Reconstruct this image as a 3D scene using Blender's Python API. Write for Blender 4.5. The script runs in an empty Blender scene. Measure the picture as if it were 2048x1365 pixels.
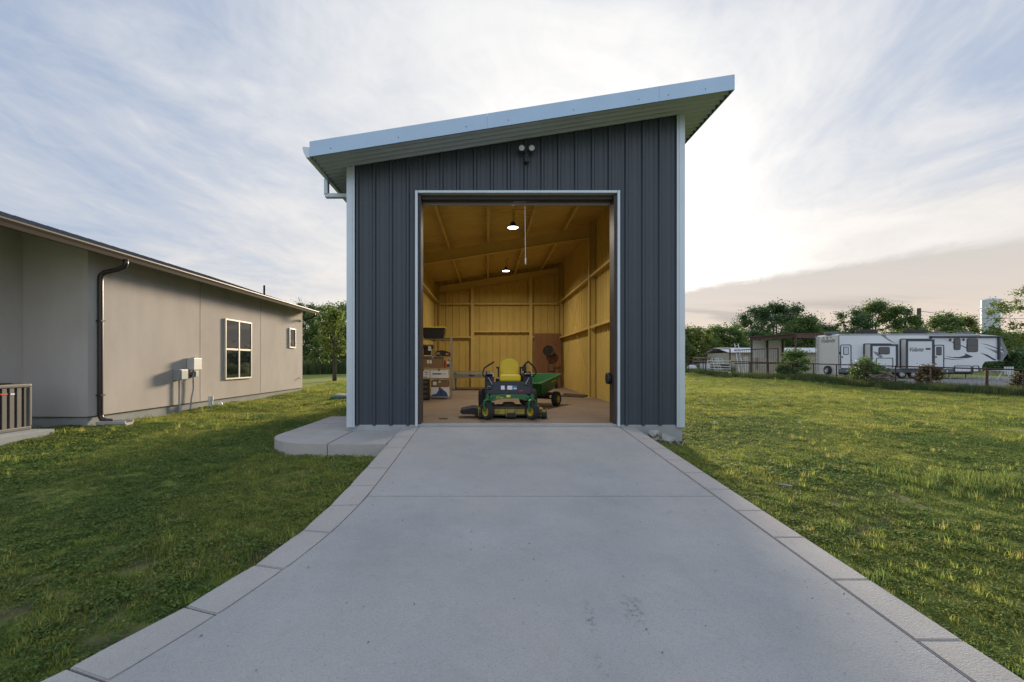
import bpy, bmesh, math, random
import numpy as np
from mathutils import Vector, Matrix, Euler

R = math.radians
random.seed(4); rng = np.random.default_rng(4)
sc = bpy.context.scene
COL = sc.collection

# ------------------------------------------------------------------ camera
EYE, FPX = 1.72, 910.0            # eye height, focal length in photo pixels
HX, HY = 975.0, 725.0             # vanishing point of the shed axis
cam_d = bpy.data.cameras.new('camera'); cam = bpy.data.objects.new('camera', cam_d); COL.objects.link(cam)
cam.location = (0, 0, EYE); cam.rotation_euler = (R(90), 0, 0)
cam_d.sensor_width = 36.0; cam_d.lens = 36.0 * FPX / 2048.0
cam_d.shift_x = (1024 - HX) / 2048.0; cam_d.shift_y = (HY - 682.5) / 2048.0
cam_d.clip_start = 0.05; cam_d.clip_end = 3000
sc.camera = cam

# ------------------------------------------------------------------ sky, sun, exposure
SUN_AZ, SUN_EL = R(14.5), R(11.5)   # azimuth from +Y towards +X
SD = Vector((math.sin(SUN_AZ) * math.cos(SUN_EL), math.cos(SUN_AZ) * math.cos(SUN_EL), math.sin(SUN_EL)))
SKY = 0.10
world = bpy.data.worlds.new('World'); sc.world = world; world.use_nodes = True
def build_world():
    nt = world.node_tree; N = nt.nodes; L = nt.links; N.clear()
    def nd(t, **k):
        n = N.new(t)
        for a, b in k.items(): setattr(n, a, b)
        return n
    def math_(op, a, b=None, c=None):
        n = nd('ShaderNodeMath', operation=op)
        for i, v in enumerate((a, b, c)):
            if v is None: continue
            if isinstance(v, (int, float)): n.inputs[i].default_value = v
            else: L.new(v, n.inputs[i])
        return n.outputs[0]
    def mixc(f, a, b):
        n = nd('ShaderNodeMix', data_type='RGBA')
        for s, v in ((n.inputs[0], f), (n.inputs[6], a), (n.inputs[7], b)):
            if isinstance(v, (int, float)): s.default_value = v
            elif isinstance(v, tuple): s.default_value = (*v, 1)
            else: L.new(v, s)
        return n.outputs[2]
    def smooth(v, a, b):
        n = nd('ShaderNodeMapRange', interpolation_type='SMOOTHSTEP'); L.new(v, n.inputs[0])
        n.inputs[1].default_value = a; n.inputs[2].default_value = b
        return n.outputs[0]
    sky = nd('ShaderNodeTexSky', sky_type='NISHITA', sun_disc=False, sun_elevation=SUN_EL, sun_rotation=SUN_AZ)
    sky.air_density = 1.0; sky.dust_density = 1.0; sky.ozone_density = 2.0
    tc = nd('ShaderNodeTexCoord'); d = tc.outputs['Generated']
    nrm = nd('ShaderNodeVectorMath', operation='NORMALIZE'); L.new(d, nrm.inputs[0]); d = nrm.outputs[0]
    sp = nd('ShaderNodeSeparateXYZ'); L.new(d, sp.inputs[0])
    z = math_('MAXIMUM', sp.outputs[2], 0.02)
    px = math_('DIVIDE', sp.outputs[0], z); py = math_('DIVIDE', sp.outputs[1], z)
    zc = math_('ADD', z, 0.12)
    cx = math_('DIVIDE', sp.outputs[0], zc); cy = math_('DIVIDE', sp.outputs[1], zc)
    cx = math_('SUBTRACT', cx, math_('MULTIPLY', cy, .22))
    cb = nd('ShaderNodeCombineXYZ'); L.new(cx, cb.inputs[0]); L.new(cy, cb.inputs[1])
    def streak(rot, sx, sy, scale, det, rough, dist, off):
        m = nd('ShaderNodeMapping'); L.new(cb.outputs[0], m.inputs[0])
        m.inputs['Rotation'].default_value = (0, 0, R(rot)); m.inputs['Scale'].default_value = (sx, sy, 1)
        m.inputs['Location'].default_value = (off, off * .7, off * .3)
        n = nd('ShaderNodeTexNoise'); L.new(m.outputs[0], n.inputs['Vector'])
        n.inputs['Scale'].default_value = scale; n.inputs['Detail'].default_value = det
        n.inputs['Roughness'].default_value = rough; n.inputs['Distortion'].default_value = dist
        return n.outputs[0]
    n1 = streak(12, .95, .80, 1.0, 9, .58, 1.8, 3.1)
    n2 = streak(-20, 2.6, 1.7, 2.4, 8, .66, 1.6, 7.7)
    n3 = streak(0, 1, 1, .55, 4, .5, .2, 1.3)
    nn = math_('ADD', math_('MULTIPLY', n1, .46), math_('MULTIPLY', n2, .13))
    nn = math_('ADD', nn, math_('MULTIPLY', n3, .42))
    dotn = nd('ShaderNodeVectorMath', operation='DOT_PRODUCT'); L.new(d, dotn.inputs[0]); dotn.inputs[1].default_value = SD
    dt = math_('MAXIMUM', dotn.outputs['Value'], 0.0)
    g1 = math_('POWER', dt, 5.0); g2 = math_('POWER', dt, 26.0)
    low = math_('POWER', math_('SUBTRACT', 1.0, z), 3.6)
    # cirrus deck gets thinner towards the clear east behind the camera
    east = smooth(sp.outputs[1], -0.45, 0.45)
    thick = math_('ADD', nn, math_('MULTIPLY', low, .30))
    thick = math_('ADD', thick, math_('MULTIPLY', g1, .30))
    thick = math_('ADD', thick, math_('MULTIPLY', east, .05))
    cover = smooth(thick, .42, .93)
    # the deck ends along a straight line low in the west
    edge = math_('ADD', math_('MULTIPLY', px, .878), math_('MULTIPLY', py, .479))
    edge = math_('ADD', math_('ADD', edge, math_('MULTIPLY', n1, .9)), math_('MULTIPLY', n2, .55))
    deck = math_('SUBTRACT', 1.0, math_('MULTIPLY', smooth(edge, 5.9, 6.5), smooth(sp.outputs[1], -0.05, 0.2)))
    k = 1.0 / SKY
    tex = math_('ADD', .76, math_('MULTIPLY', nn, .46))
    cloud = mixc(g1, (.47 * k, .472 * k, .48 * k), (.58 * k, .575 * k, .565 * k))
    facing = smooth(sp.outputs[1], -0.05, 0.3)
    cloud = mixc(math_('MULTIPLY', math_('MULTIPLY', low, .8), facing), cloud, (.56 * k, .50 * k, .445 * k))
    cloud = mixc(g2, cloud, (.98 * k, .93 * k, .87 * k))
    tm = nd('ShaderNodeVectorMath', operation='SCALE'); L.new(cloud, tm.inputs[0]); L.new(tex, tm.inputs[3])
    cloud = tm.outputs[0]
    clear = mixc(.78, sky.outputs[0], mixc(east, (.60 * k, .70 * k, .86 * k), (.185 * k, .255 * k, .385 * k)))
    low2 = math_('POWER', math_('SUBTRACT', 1.0, z), 9.0)
    lowband = mixc(low2, (.37 * k, .375 * k, .375 * k), (.62 * k, .465 * k, .345 * k))
    lowband = mixc(math_('MULTIPLY', g2, .35), lowband, (.56 * k, .50 * k, .45 * k))
    # small grey stratus low over the trees
    bar = streak(0, .35, 1, 1.0, 5, .55, .3, 11.0)
    barf = math_('MULTIPLY', smooth(bar, .50, .60), math_('SUBTRACT', 1.0, smooth(sp.outputs[2], .095, .12)))
    lowband = mixc(math_('MULTIPLY', barf, .6), lowband, (.27 * k, .25 * k, .245 * k))
    lm = nd('ShaderNodeVectorMath', operation='SCALE'); L.new(lowband, lm.inputs[0]); L.new(math_('ADD', .94, math_('MULTIPLY', streak(0, .5, 2.0, 1.4, 7, .6, .8, 5.0), .12)), lm.inputs[3]); lowband = lm.outputs[0]
    west = math_('MULTIPLY', smooth(edge, 4.0, 5.0), facing)
    cl2 = mixc(west, clear, lowband)
    final = mixc(math_('MULTIPLY', cover, deck), cl2, cloud)
    bg = nd('ShaderNodeBackground'); bg.inputs[1].default_value = SKY; L.new(final, bg.inputs[0])
    out = nd('ShaderNodeOutputWorld'); L.new(bg.outputs[0], out.inputs[0])
build_world()
sun_d = bpy.data.lights.new('sun', 'SUN'); sun_d.energy = 4.6; sun_d.angle = R(7.5); sun_d.color = (1.0, .82, .58)
sun = bpy.data.objects.new('sun', sun_d); COL.objects.link(sun); sun.location = SD * 200
sun.rotation_euler = (-SD).to_track_quat('-Z', 'Y').to_euler()
sc.view_settings.view_transform = 'Standard'; sc.view_settings.look = 'None'
sc.view_settings.exposure = 0.74; sc.view_settings.gamma = 1.0
sc.cycles.use_denoising = True
sc.cycles.max_bounces = 8; sc.cycles.transparent_max_bounces = 6
sc.cycles.sample_clamp_indirect = 6.0

# ------------------------------------------------------------------ materials
M = {}
def mat(name, col, rough=.6, metal=0.0, spec=.5, var=.0, vscale=3.0, bump=0.0, bscale=40.0, col2=None, mask=None, coat=0.0,
        emit=None, island=0.0, trans=0.0, stretch=None, detail=6.0):
    m = bpy.data.materials.new(name); m.use_nodes = True; M[name] = m
    nt = m.node_tree; N = nt.nodes; L = nt.links
    b = N['Principled BSDF']; out = N['Material Output']
    b.inputs['Base Color'].default_value = (*col, 1); b.inputs['Roughness'].default_value = rough
    b.inputs['Metallic'].default_value = metal; b.inputs['Specular IOR Level'].default_value = spec
    if coat: b.inputs['Coat Weight'].default_value = coat; b.inputs['Coat Roughness'].default_value = .15
    tc = N.new('ShaderNodeTexCoord'); vec = tc.outputs['Object']
    if stretch:
        mp = N.new('ShaderNodeMapping'); mp.inputs['Scale'].default_value = stretch; L.new(vec, mp.inputs[0]); vec = mp.outputs[0]
    cs = None
    if var or col2:
        n = N.new('ShaderNodeTexNoise'); n.inputs['Scale'].default_value = vscale; n.inputs['Detail'].default_value = detail
        n.inputs['Roughness'].default_value = .62; L.new(vec, n.inputs['Vector'])
        r = N.new('ShaderNodeMapRange'); r.inputs[1].default_value = .32; r.inputs[2].default_value = .68; L.new(n.outputs[0], r.inputs[0])
        mx = N.new('ShaderNodeMix'); mx.data_type = 'RGBA'; L.new(r.outputs[0], mx.inputs[0])
        c2 = col2 or tuple(c * (1 - var) for c in col)
        c1 = col if col2 else tuple(min(1, c * (1 + var * .7)) for c in col)
        mx.inputs[6].default_value = (*c2, 1); mx.inputs[7].default_value = (*c1, 1); cs = mx.outputs[2]
    if island:
        g = N.new('ShaderNodeNewGeometry'); h = N.new('ShaderNodeHueSaturation')
        a = N.new('ShaderNodeMapRange'); a.inputs[3].default_value = 1 - island; a.inputs[4].default_value = 1 + island
        L.new(g.outputs['Random Per Island'], a.inputs[0]); L.new(a.outputs[0], h.inputs['Value'])
        a2 = N.new('ShaderNodeMapRange'); a2.inputs[3].default_value = .5 - .05 * island; a2.inputs[4].default_value = .5 + .03 * island
        L.new(g.outputs['Random Per Island'], a2.inputs[0]); L.new(a2.outputs[0], h.inputs['Hue'])
        if cs: L.new(cs, h.inputs['Color'])
        else: h.inputs['Color'].default_value = (*col, 1)
        cs = h.outputs[0]
    if cs: L.new(cs, b.inputs['Base Color'])
    if bump:
        n2 = N.new('ShaderNodeTexNoise'); n2.inputs['Scale'].default_value = bscale; n2.inputs['Detail'].default_value = 5
        L.new(vec, n2.inputs['Vector'])
        bp = N.new('ShaderNodeBump'); bp.inputs['Strength'].default_value = bump; bp.inputs['Distance'].default_value = .01
        L.new(n2.outputs[0], bp.inputs['Height']); L.new(bp.outputs[0], b.inputs['Normal'])
    if trans:
        t = N.new('ShaderNodeBsdfTranslucent'); ms = N.new('ShaderNodeMixShader'); ms.inputs[0].default_value = trans
        if cs: L.new(cs, t.inputs[0])
        else: t.inputs[0].default_value = (*col, 1)
        L.new(b.outputs[0], ms.inputs[1]); L.new(t.outputs[0], ms.inputs[2]); L.new(ms.outputs[0], out.inputs[0])
    if emit:
        b.inputs['Emission Color'].default_value = (*emit[0], 1); b.inputs['Emission Strength'].default_value = emit[1]
    return m
def concrete(name, col, warm, marks=False):
    m = mat(name, col, rough=.95, var=.12, vscale=1.3, bump=.45, bscale=90, spec=.12)
    nt = m.node_tree; N = nt.nodes; L = nt.links; b = N['Principled BSDF']
    prev = b.inputs['Base Color'].links[0].from_socket
    tc = [n for n in N if n.type == 'TEX_COORD'][0]; vec = tc.outputs['Object']
    def noise(s, d=4, r=.6):
        n = N.new('ShaderNodeTexNoise'); n.inputs['Scale'].default_value = s; n.inputs['Detail'].default_value = d
        n.inputs['Roughness'].default_value = r; L.new(vec, n.inputs['Vector']); return n.outputs[0]
    def rng_(v, a, b_, c=0, d=1):
        r = N.new('ShaderNodeMapRange'); r.inputs[1].default_value = a; r.inputs[2].default_value = b_
        r.inputs[3].default_value = c; r.inputs[4].default_value = d; L.new(v, r.inputs[0]); return r.outputs[0]
    def mix(f, a, col):
        x = N.new('ShaderNodeMix'); x.data_type = 'RGBA'; L.new(f, x.inputs[0]); L.new(a, x.inputs[6]); x.inputs[7].default_value = (*col, 1); return x.outputs[2]
    c = mix(rng_(noise(.55, 5, .65), .40, .66, 0, .7), prev, warm)
    c = mix(rng_(noise(60, 3, .7), .50, .66, 0, .30), c, tuple(x * .72 for x in col)); c = mix(rng_(noise(130, 2), .58, .68, 0, .5), c, tuple(x * .45 for x in col))       # fine dark aggregate
    c = mix(rng_(noise(210, 2), .60, .70, 0, .5), c, tuple(min(.9, x * 1.55) for x in col))
    c = mix(rng_(noise(4.5, 7, .72), .55, .78, 0, .40), c, tuple(x * .70 for x in col))   # worn blotches
    if marks:
        for (cx, cy, rx, ry) in ((.90, 2.83, .10, .22), (.62, 2.75, .05, .2), (.58, 2.33, .04, .12), (1.75, 4.35, .16, .05)):
            mp = N.new('ShaderNodeMapping'); L.new(vec, mp.inputs[0]); mp.inputs['Location'].default_value = (-cx / rx, -cy / ry, 0)
            mp.inputs['Scale'].default_value = (1 / rx, 1 / ry, 0)
            ln = N.new('ShaderNodeVectorMath'); ln.operation = 'LENGTH'; L.new(mp.outputs[0], ln.inputs[0])
            f = rng_(ln.outputs['Value'], .3, 1.0, 1, 0)
            mu = N.new('ShaderNodeMath'); mu.operation = 'MULTIPLY'; L.new(f, mu.inputs[0]); L.new(rng_(noise(22, 5, .7), .50, .62, 0, .6), mu.inputs[1])
            c = mix(mu.outputs[0], c, (.09, .09, .095))
    L.new(c, b.inputs['Base Color'])
    return m
concrete('concrete', (.365, .357, .35), (.42, .38, .35), True)
concrete('concrete_edge', (.395, .372, .35), (.455, .395, .355))
concrete('concrete_form', (.36, .37, .37), (.31, .31, .30))
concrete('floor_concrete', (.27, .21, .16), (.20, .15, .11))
mat('soil', (.10, .085, .06), .95)
mat('siding', (.045, .055, .070), .36, spec=.45, var=.08, vscale=.9, bump=.10, bscale=2.4)
mat('trim', (.55, .60, .65), .30, metal=.25, spec=.5, var=.05, vscale=2.0)
mat('fascia_metal', (.36, .46, .57), .28, metal=.45, var=.06, vscale=1.5)
mat('galv', (.46, .49, .58), .42, metal=.2, spec=.5, var=.08, vscale=2.0)
mat('roofmetal', (.40, .42, .43), .35, metal=.6)
mat('screw', (.12, .13, .14), .4, metal=.7)
mat('foam', (.57, .42, .125), .7, spec=.25, var=.07, vscale=1.6, bump=.04, bscale=30)
mat('foamsteel', (.58, .43, .135), .6, spec=.3, var=.08, vscale=2.0)
mat('jamb', (.045, .03, .026), .5)
mat('rollsteel', (.16, .155, .15), .4, metal=.4)
mat('black', (.012, .012, .013), .5, var=.2)
mat('blackgloss', (.012, .012, .014), .25)
mat('rubber', (.022, .022, .023), .85, var=.25, vscale=12, bump=.2, bscale=60)
mat('mower_green', (.010, .115, .035), .35, coat=.4, var=.15, vscale=8)
mat('cart_green', (.014, .12, .03), .45, var=.15, vscale=6)
mat('mower_yellow', (.52, .39, .02), .5, var=.18, vscale=12, col2=(.22, .17, .05))
mat('seat_yellow', (.68, .49, .012), .55)
mat('mower_navy', (.008, .009, .013), .45, var=.2, vscale=6)
mat('steel', (.45, .45, .44), .35, metal=.85)
mat('sticker', (.70, .74, .80), .5)
mat('sticker_blue', (.08, .16, .40), .5)
mat('sticker_red', (.55, .04, .03), .5)
mat('lettering_yellow', (.75, .62, .05), .5)
mat('grime', (.10, .085, .06), .9, var=.3, vscale=9)
mat('cardboard', (.20, .125, .065), .85, var=.08, vscale=3)
mat('white_card', (.66, .67, .69), .7, var=.05)
mat('print_blue', (.035, .08, .22), .6)
mat('print_dark', (.03, .04, .06), .6)
mat('red_plastic', (.40, .03, .02), .45)
mat('orange_plastic', (.55, .18, .03), .45)
mat('tote_lid', (.62, .50, .03), .45)
mat('plywood', (.22, .10, .04), .75, var=.25, vscale=2.5, stretch=(1, 1, .15))
mat('knot', (.10, .045, .02), .8)
mat('lens', (1, 1, 1), .3, emit=((1, .93, .82), 6.0))
mat('cord', (.75, .72, .66), .8)
mat('stucco', (.52, .475, .445), .92, spec=.12, var=.07, vscale=1.3, bump=.35, bscale=120, col2=(.45, .408, .38), stretch=(1, 1, .5))
mat('groove', (.22, .20, .185), .95)
mat('brown_metal', (.030, .022, .020), .35, spec=.5)
mat('gutter_brown', (.055, .040, .032), .5, spec=.3, var=.08)
mat('houseroof', (.05, .05, .058), .38, spec=.5)
mat('window_frame', (.58, .53, .45), .5)
mat('glass', (.012, .016, .016), .03, spec=.9)
mat('curtain', (.05, .09, .075), .8)
mat('util_grey', (.30, .33, .35), .5, var=.06)
mat('util_white', (.52, .53, .53), .5, var=.05)
mat('pvc', (.66, .67, .67), .45)
mat('ac_metal', (.115, .108, .10), .5, var=.06)
mat('ac_coil', (.075, .072, .068), .7)
mat('septic', (.03, .10, .07), .5)
mat('rock', (.34, .32, .29), .9, var=.22, vscale=5, bump=.7, bscale=18)
mat('rv_white', (.63, .64, .65), .35, coat=.2, var=.02)
mat('rv_cream', (.60, .57, .52), .4, var=.03)
mat('rv_trim', (.028, .034, .045), .4)
mat('rv_grey', (.19, .20, .215), .4)
mat('rv_skirt', (.10, .11, .125), .45)
mat('rv_window', (.018, .02, .024), .06, spec=.8)
mat('rv_doorglass', (.38, .47, .52), .12, spec=.8)
mat('rust', (.085, .046, .038), .8, var=.35, vscale=4)
mat('pipe_rust', (.075, .036, .028), .75, var=.3, vscale=5)
mat('sheet_white', (.55, .56, .57), .5, var=.08, vscale=1.5)
mat('sheet_beige', (.42, .37, .30), .7, var=.10, vscale=1.0)
mat('wire', (.10, .10, .10), .6, metal=.5)
mat('gate_white', (.55, .55, .53), .55, var=.15)
mat('alum', (.50, .51, .52), .4, metal=.5)
mat('bark', (.075, .058, .045), .95, var=.3, vscale=6, bump=.6, bscale=20, stretch=(1, 1, .2))
mat('deadwood', (.22, .17, .135), .95, var=.35, vscale=4, bump=.5, bscale=20)
mat('log_end', (.34, .25, .16), .9, var=.2)
mat('tower_white', (.48, .53, .60), .5, var=.04)
mat('leaf_dark', (.075, .128, .050), .55, island=.45, trans=.35, spec=.3)
mat('leaf_mid', (.115, .180, .050), .55, island=.45, trans=.38, spec=.3)
mat('leaf_yellow', (.150, .200, .045), .55, island=.45, trans=.42, spec=.3)
mat('leaf_red', (.10, .072, .035), .6, island=.5, trans=.3, spec=.2)
mat('blue_plastic', (.06, .16, .30), .5)

def grass_mat(name, ca, cb, cc):
    m = bpy.data.materials.new(name); m.use_nodes = True; M[name] = m
    nt = m.node_tree; N = nt.nodes; L = nt.links; b = N['Principled BSDF']; out = N['Material Output']
    g = N.new('ShaderNodeNewGeometry'); oi = N.new('ShaderNodeObjectInfo')
    n = N.new('ShaderNodeTexNoise'); n.inputs['Scale'].default_value = .55; n.inputs['Detail'].default_value = 5; L.new(g.outputs['Position'], n.inputs['Vector'])
    r = N.new('ShaderNodeMapRange'); r.inputs[1].default_value = .38; r.inputs[2].default_value = .64; L.new(n.outputs[0], r.inputs[0])
    mx = N.new('ShaderNodeMix'); mx.data_type = 'RGBA'; L.new(r.outputs[0], mx.inputs[0]); mx.inputs[6].default_value = (*ca, 1); mx.inputs[7].default_value = (*cb, 1)
    m2 = N.new('ShaderNodeMix'); m2.data_type = 'RGBA'; L.new(mx.outputs[2], m2.inputs[6]); m2.inputs[7].default_value = (*cc, 1)
    r2 = N.new('ShaderNodeMapRange'); r2.inputs[1].default_value = .62; r2.inputs[2].default_value = 1.0; r2.inputs[4].default_value = .8
    L.new(oi.outputs['Random'], r2.inputs[0]); L.new(r2.outputs[0], m2.inputs[0])
    h = N.new('ShaderNodeHueSaturation'); a = N.new('ShaderNodeMapRange'); a.inputs[3].default_value = .6; a.inputs[4].default_value = 1.4
    L.new(g.outputs['Random Per Island'], a.inputs[0]); L.new(a.outputs[0], h.inputs['Value']); L.new(m2.outputs[2], h.inputs['Color'])
    L.new(h.outputs[0], b.inputs['Base Color']); b.inputs['Roughness'].default_value = .65; b.inputs['Specular IOR Level'].default_value = .12
    t = N.new('ShaderNodeBsdfTranslucent'); L.new(h.outputs[0], t.inputs[0])
    ms = N.new('ShaderNodeMixShader'); ms.inputs[0].default_value = .55; L.new(b.outputs[0], ms.inputs[1]); L.new(t.outputs[0], ms.inputs[2]); L.new(ms.outputs[0], out.inputs[0])
grass_mat('grass', (.225, .285, .060), (.325, .345, .080), (.38, .33, .13))
grass_mat('clover', (.120, .192, .055), (.192, .248, .066), (.262, .280, .078))
grass_mat('weeds', (.090, .140, .050), (.125, .165, .060), (.20, .18, .10))

def ground_mat():
    m = bpy.data.materials.new('lawn_ground'); m.use_nodes = True; M['lawn_ground'] = m
    nt = m.node_tree; N = nt.nodes; L = nt.links; b = N['Principled BSDF']; b.inputs['Roughness'].default_value = .95; b.inputs['Specular IOR Level'].default_value = .1
    g = N.new('ShaderNodeNewGeometry'); P = g.outputs['Position']
    def noise(s, d=5, r=.6):
        n = N.new('ShaderNodeTexNoise'); n.inputs['Scale'].default_value = s; n.inputs['Detail'].default_value = d; n.inputs['Roughness'].default_value = r
        L.new(P, n.inputs['Vector']); return n.outputs[0]
    def ramp(v, a, b_, c=0, d=1):
        r = N.new('ShaderNodeMapRange'); r.inputs[1].default_value = a; r.inputs[2].default_value = b_; r.inputs[3].default_value = c; r.inputs[4].default_value = d
        L.new(v, r.inputs[0]); return r.outputs[0]
    def mix(f, a, b_):
        x = N.new('ShaderNodeMix'); x.data_type = 'RGBA'
        L.new(f, x.inputs[0])
        for s, v in ((x.inputs[6], a), (x.inputs[7], b_)):
            if isinstance(v, tuple): s.default_value = (*v, 1)
            else: L.new(v, s)
        return x.outputs[2]
    c = mix(ramp(noise(.55), .38, .64), (.185, .225, .052), (.26, .27, .062))
    c = mix(ramp(noise(9, 4), .42, .66, 0, .75), c, (.105, .125, .040))
    c = mix(ramp(noise(2.0, 6, .7), .60, .70, 0, .8), c, (.085, .072, .048))
    soil = mix(ramp(noise(14, 5, .7), .40, .65), (.060, .050, .036), (.100, .083, .055))
    at = N.new('ShaderNodeAttribute'); at.attribute_name = 'bare'; c = mix(at.outputs['Fac'], c, soil)
    grav = mix(ramp(noise(22, 5, .75), .38, .66), (.15, .14, .13), (.36, .345, .32))
    ag = N.new('ShaderNodeAttribute'); ag.attribute_name = 'gravel'; c = mix(ag.outputs['Fac'], c, grav)
    L.new(c, b.inputs['Base Color'])
    bp = N.new('ShaderNodeBump'); bp.inputs['Strength'].default_value = .9; bp.inputs['Distance'].default_value = .03
    L.new(noise(26, 6, .7), bp.inputs['Height']); L.new(bp.outputs[0], b.inputs['Normal'])
ground_mat()

# ------------------------------------------------------------------ helpers
def finish(name, me, m, parent=None, loc=None, rot=None, smooth=False):
    if m is not None: me.materials.append(M[m])
    o = bpy.data.objects.new(name, me); COL.objects.link(o)
    if parent is not None: o.parent = parent
    if loc is not None: o.location = loc
    if rot is not None: o.rotation_euler = rot
    if smooth:
        for p in me.polygons: p.use_smooth = True
    return o
def obj(name, bm, m, parent=None, loc=None, rot=None, smooth=False):
    me = bpy.data.meshes.new(name)
    bmesh.ops.recalc_face_normals(bm, faces=bm.faces)
    bm.to_mesh(me); bm.free()
    return finish(name, me, m, parent, loc, rot, smooth)
def tag(o, label, cat, group=None):
    o['label'] = label; o['category'] = cat
    if group: o['group'] = group
    return o
def thing(name, label, cat, loc=(0, 0, 0), rz=0.0, group=None):
    o = bpy.data.objects.new(name, None); COL.objects.link(o); o.location = loc; o.rotation_euler = (0, 0, rz); o.empty_display_size = .1
    return tag(o, label, cat, group)
def struct(o): o['kind'] = 'structure'; return o
def B(): return bmesh.new()
def box(bm, c, s, rot=None, bevel=0.0, seg=2):
    r = bmesh.ops.create_cube(bm, size=1.0); vs = r['verts']
    bmesh.ops.scale(bm, vec=s, verts=vs)
    if bevel:
        es = list({e for v in vs for e in v.link_edges})
        rr = bmesh.ops.bevel(bm, geom=es, offset=bevel, segments=seg, affect='EDGES', profile=.6)
        vs = list({v for f in rr['faces'] for v in f.verts} | {v for v in vs if v.is_valid})
    mt = Matrix.Translation(c)
    if rot is not None: mt = mt @ (rot if isinstance(rot, Matrix) else Euler(rot).to_matrix().to_4x4())
    bmesh.ops.transform(bm, matrix=mt, verts=vs)
    return bm
def bx(x0, x1, y0, y1, z0, z1, bevel=0.0, bm=None):
    return box(bm or B(), ((x0 + x1) / 2, (y0 + y1) / 2, (z0 + z1) / 2), (abs(x1 - x0), abs(y1 - y0), abs(z1 - z0)), None, bevel)
def cyl(bm, p0, p1, r0, r1=None, seg=16, caps=True):
    p0, p1 = Vector(p0), Vector(p1); r1 = r0 if r1 is None else r1
    d = p1 - p0; q = d.to_track_quat('Z', 'Y').to_matrix().to_4x4()
    r = bmesh.ops.create_cone(bm, cap_ends=caps, segments=seg, radius1=r0, radius2=r1, depth=d.length)
    bmesh.ops.transform(bm, matrix=Matrix.Translation((p0 + p1) / 2) @ q, verts=r['verts']); return bm
def tube(bm, pts, r, seg=8, caps=True):
    pts = [Vector(p) for p in pts]; rs = r if isinstance(r, (list, tuple)) else [r] * len(pts); rings = []; up = None
    for i, p in enumerate(pts):
        t = (pts[min(i + 1, len(pts) - 1)] - pts[max(i - 1, 0)]).normalized()
        if up is None: up = Vector((0, 0, 1)) if abs(t.z) < .9 else Vector((1, 0, 0))
        a = t.cross(up).normalized(); up = a.cross(t).normalized()
        rings.append([bm.verts.new(p + (a * math.cos(k * 2 * math.pi / seg) + up * math.sin(k * 2 * math.pi / seg)) * rs[i]) for k in range(seg)])
    for i in range(len(rings) - 1):
        for k in range(seg): bm.faces.new((rings[i][k], rings[i][(k + 1) % seg], rings[i + 1][(k + 1) % seg], rings[i + 1][k]))
    if caps: bm.faces.new(rings[0][::-1]); bm.faces.new(rings[-1])
    return bm
def prism(bm, poly, f0, f1):
    """poly: 2d points; f0/f1 map (a,b)->3d for the two faces"""
    a = [bm.verts.new(f0(*p)) for p in poly]; b = [bm.verts.new(f1(*p)) for p in poly]
    bm.faces.new(a); bm.faces.new(b[::-1]); n = len(poly)
    for i in range(n): bm.faces.new((a[i], b[i], b[(i + 1) % n], a[(i + 1) % n]))
    return bm
def prism_xz(poly, y0, y1, bm=None): return prism(bm or B(), poly, lambda a, b: (a, y0, b), lambda a, b: (a, y1, b))
def prism_yz(poly, x0, x1, bm=None): return prism(bm or B(), poly, lambda a, b: (x0, a, b), lambda a, b: (x1, a, b))
def prism_xy(poly, z0, z1, bm=None): return prism(bm or B(), poly, lambda a, b: (a, b, z0), lambda a, b: (a, b, z1))
def lathe(bm, prof, axis='Z', seg=20, c=(0, 0, 0), caps=True):
    rings = []
    for r, h in prof:
        ring = []
        for k in range(seg):
            t = k * 2 * math.pi / seg; u, v = r * math.cos(t), r * math.sin(t)
            p = {'Z': (u, v, h), 'X': (h, u, v), 'Y': (u, h, v)}[axis]
            ring.append(bm.verts.new((p[0] + c[0], p[1] + c[1], p[2] + c[2])))
        rings.append(ring)
    for i in range(len(rings) - 1):
        for k in range(seg): bm.faces.new((rings[i][k], rings[i][(k + 1) % seg], rings[i + 1][(k + 1) % seg], rings[i + 1][k]))
    for ring in (rings[0], rings[-1]) if caps else ():
        if len(set((round(v.co.x, 5), round(v.co.y, 5), round(v.co.z, 5)) for v in ring)) > 2: bm.faces.new(ring)
    return bm
def rrect(x0, x1, z0, z1, r, n=4):
    pts = []
    for cx, cz, a0 in ((x1 - r, z1 - r, 0), (x0 + r, z1 - r, 90), (x0 + r, z0 + r, 180), (x1 - r, z0 + r, 270)):
        for k in range(n + 1):
            a = R(a0 + 90 * k / n); pts.append((cx + r * math.cos(a), cz + r * math.sin(a)))
    return pts
def np_mesh(name, verts, faces_n, idx, m):
    me = bpy.data.meshes.new(name); nv = len(verts); nf = len(idx) // faces_n
    me.vertices.add(nv); me.vertices.foreach_set('co', np.asarray(verts, np.float32).ravel())
    me.loops.add(len(idx)); me.loops.foreach_set('vertex_index', np.asarray(idx, np.int32))
    me.polygons.add(nf); me.polygons.foreach_set('loop_start', np.arange(nf, dtype=np.int32) * faces_n)
    me.polygons.foreach_set('loop_total', np.full(nf, faces_n, np.int32)); me.update(calc_edges=True)
    me.materials.append(M[m]); return me
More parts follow.
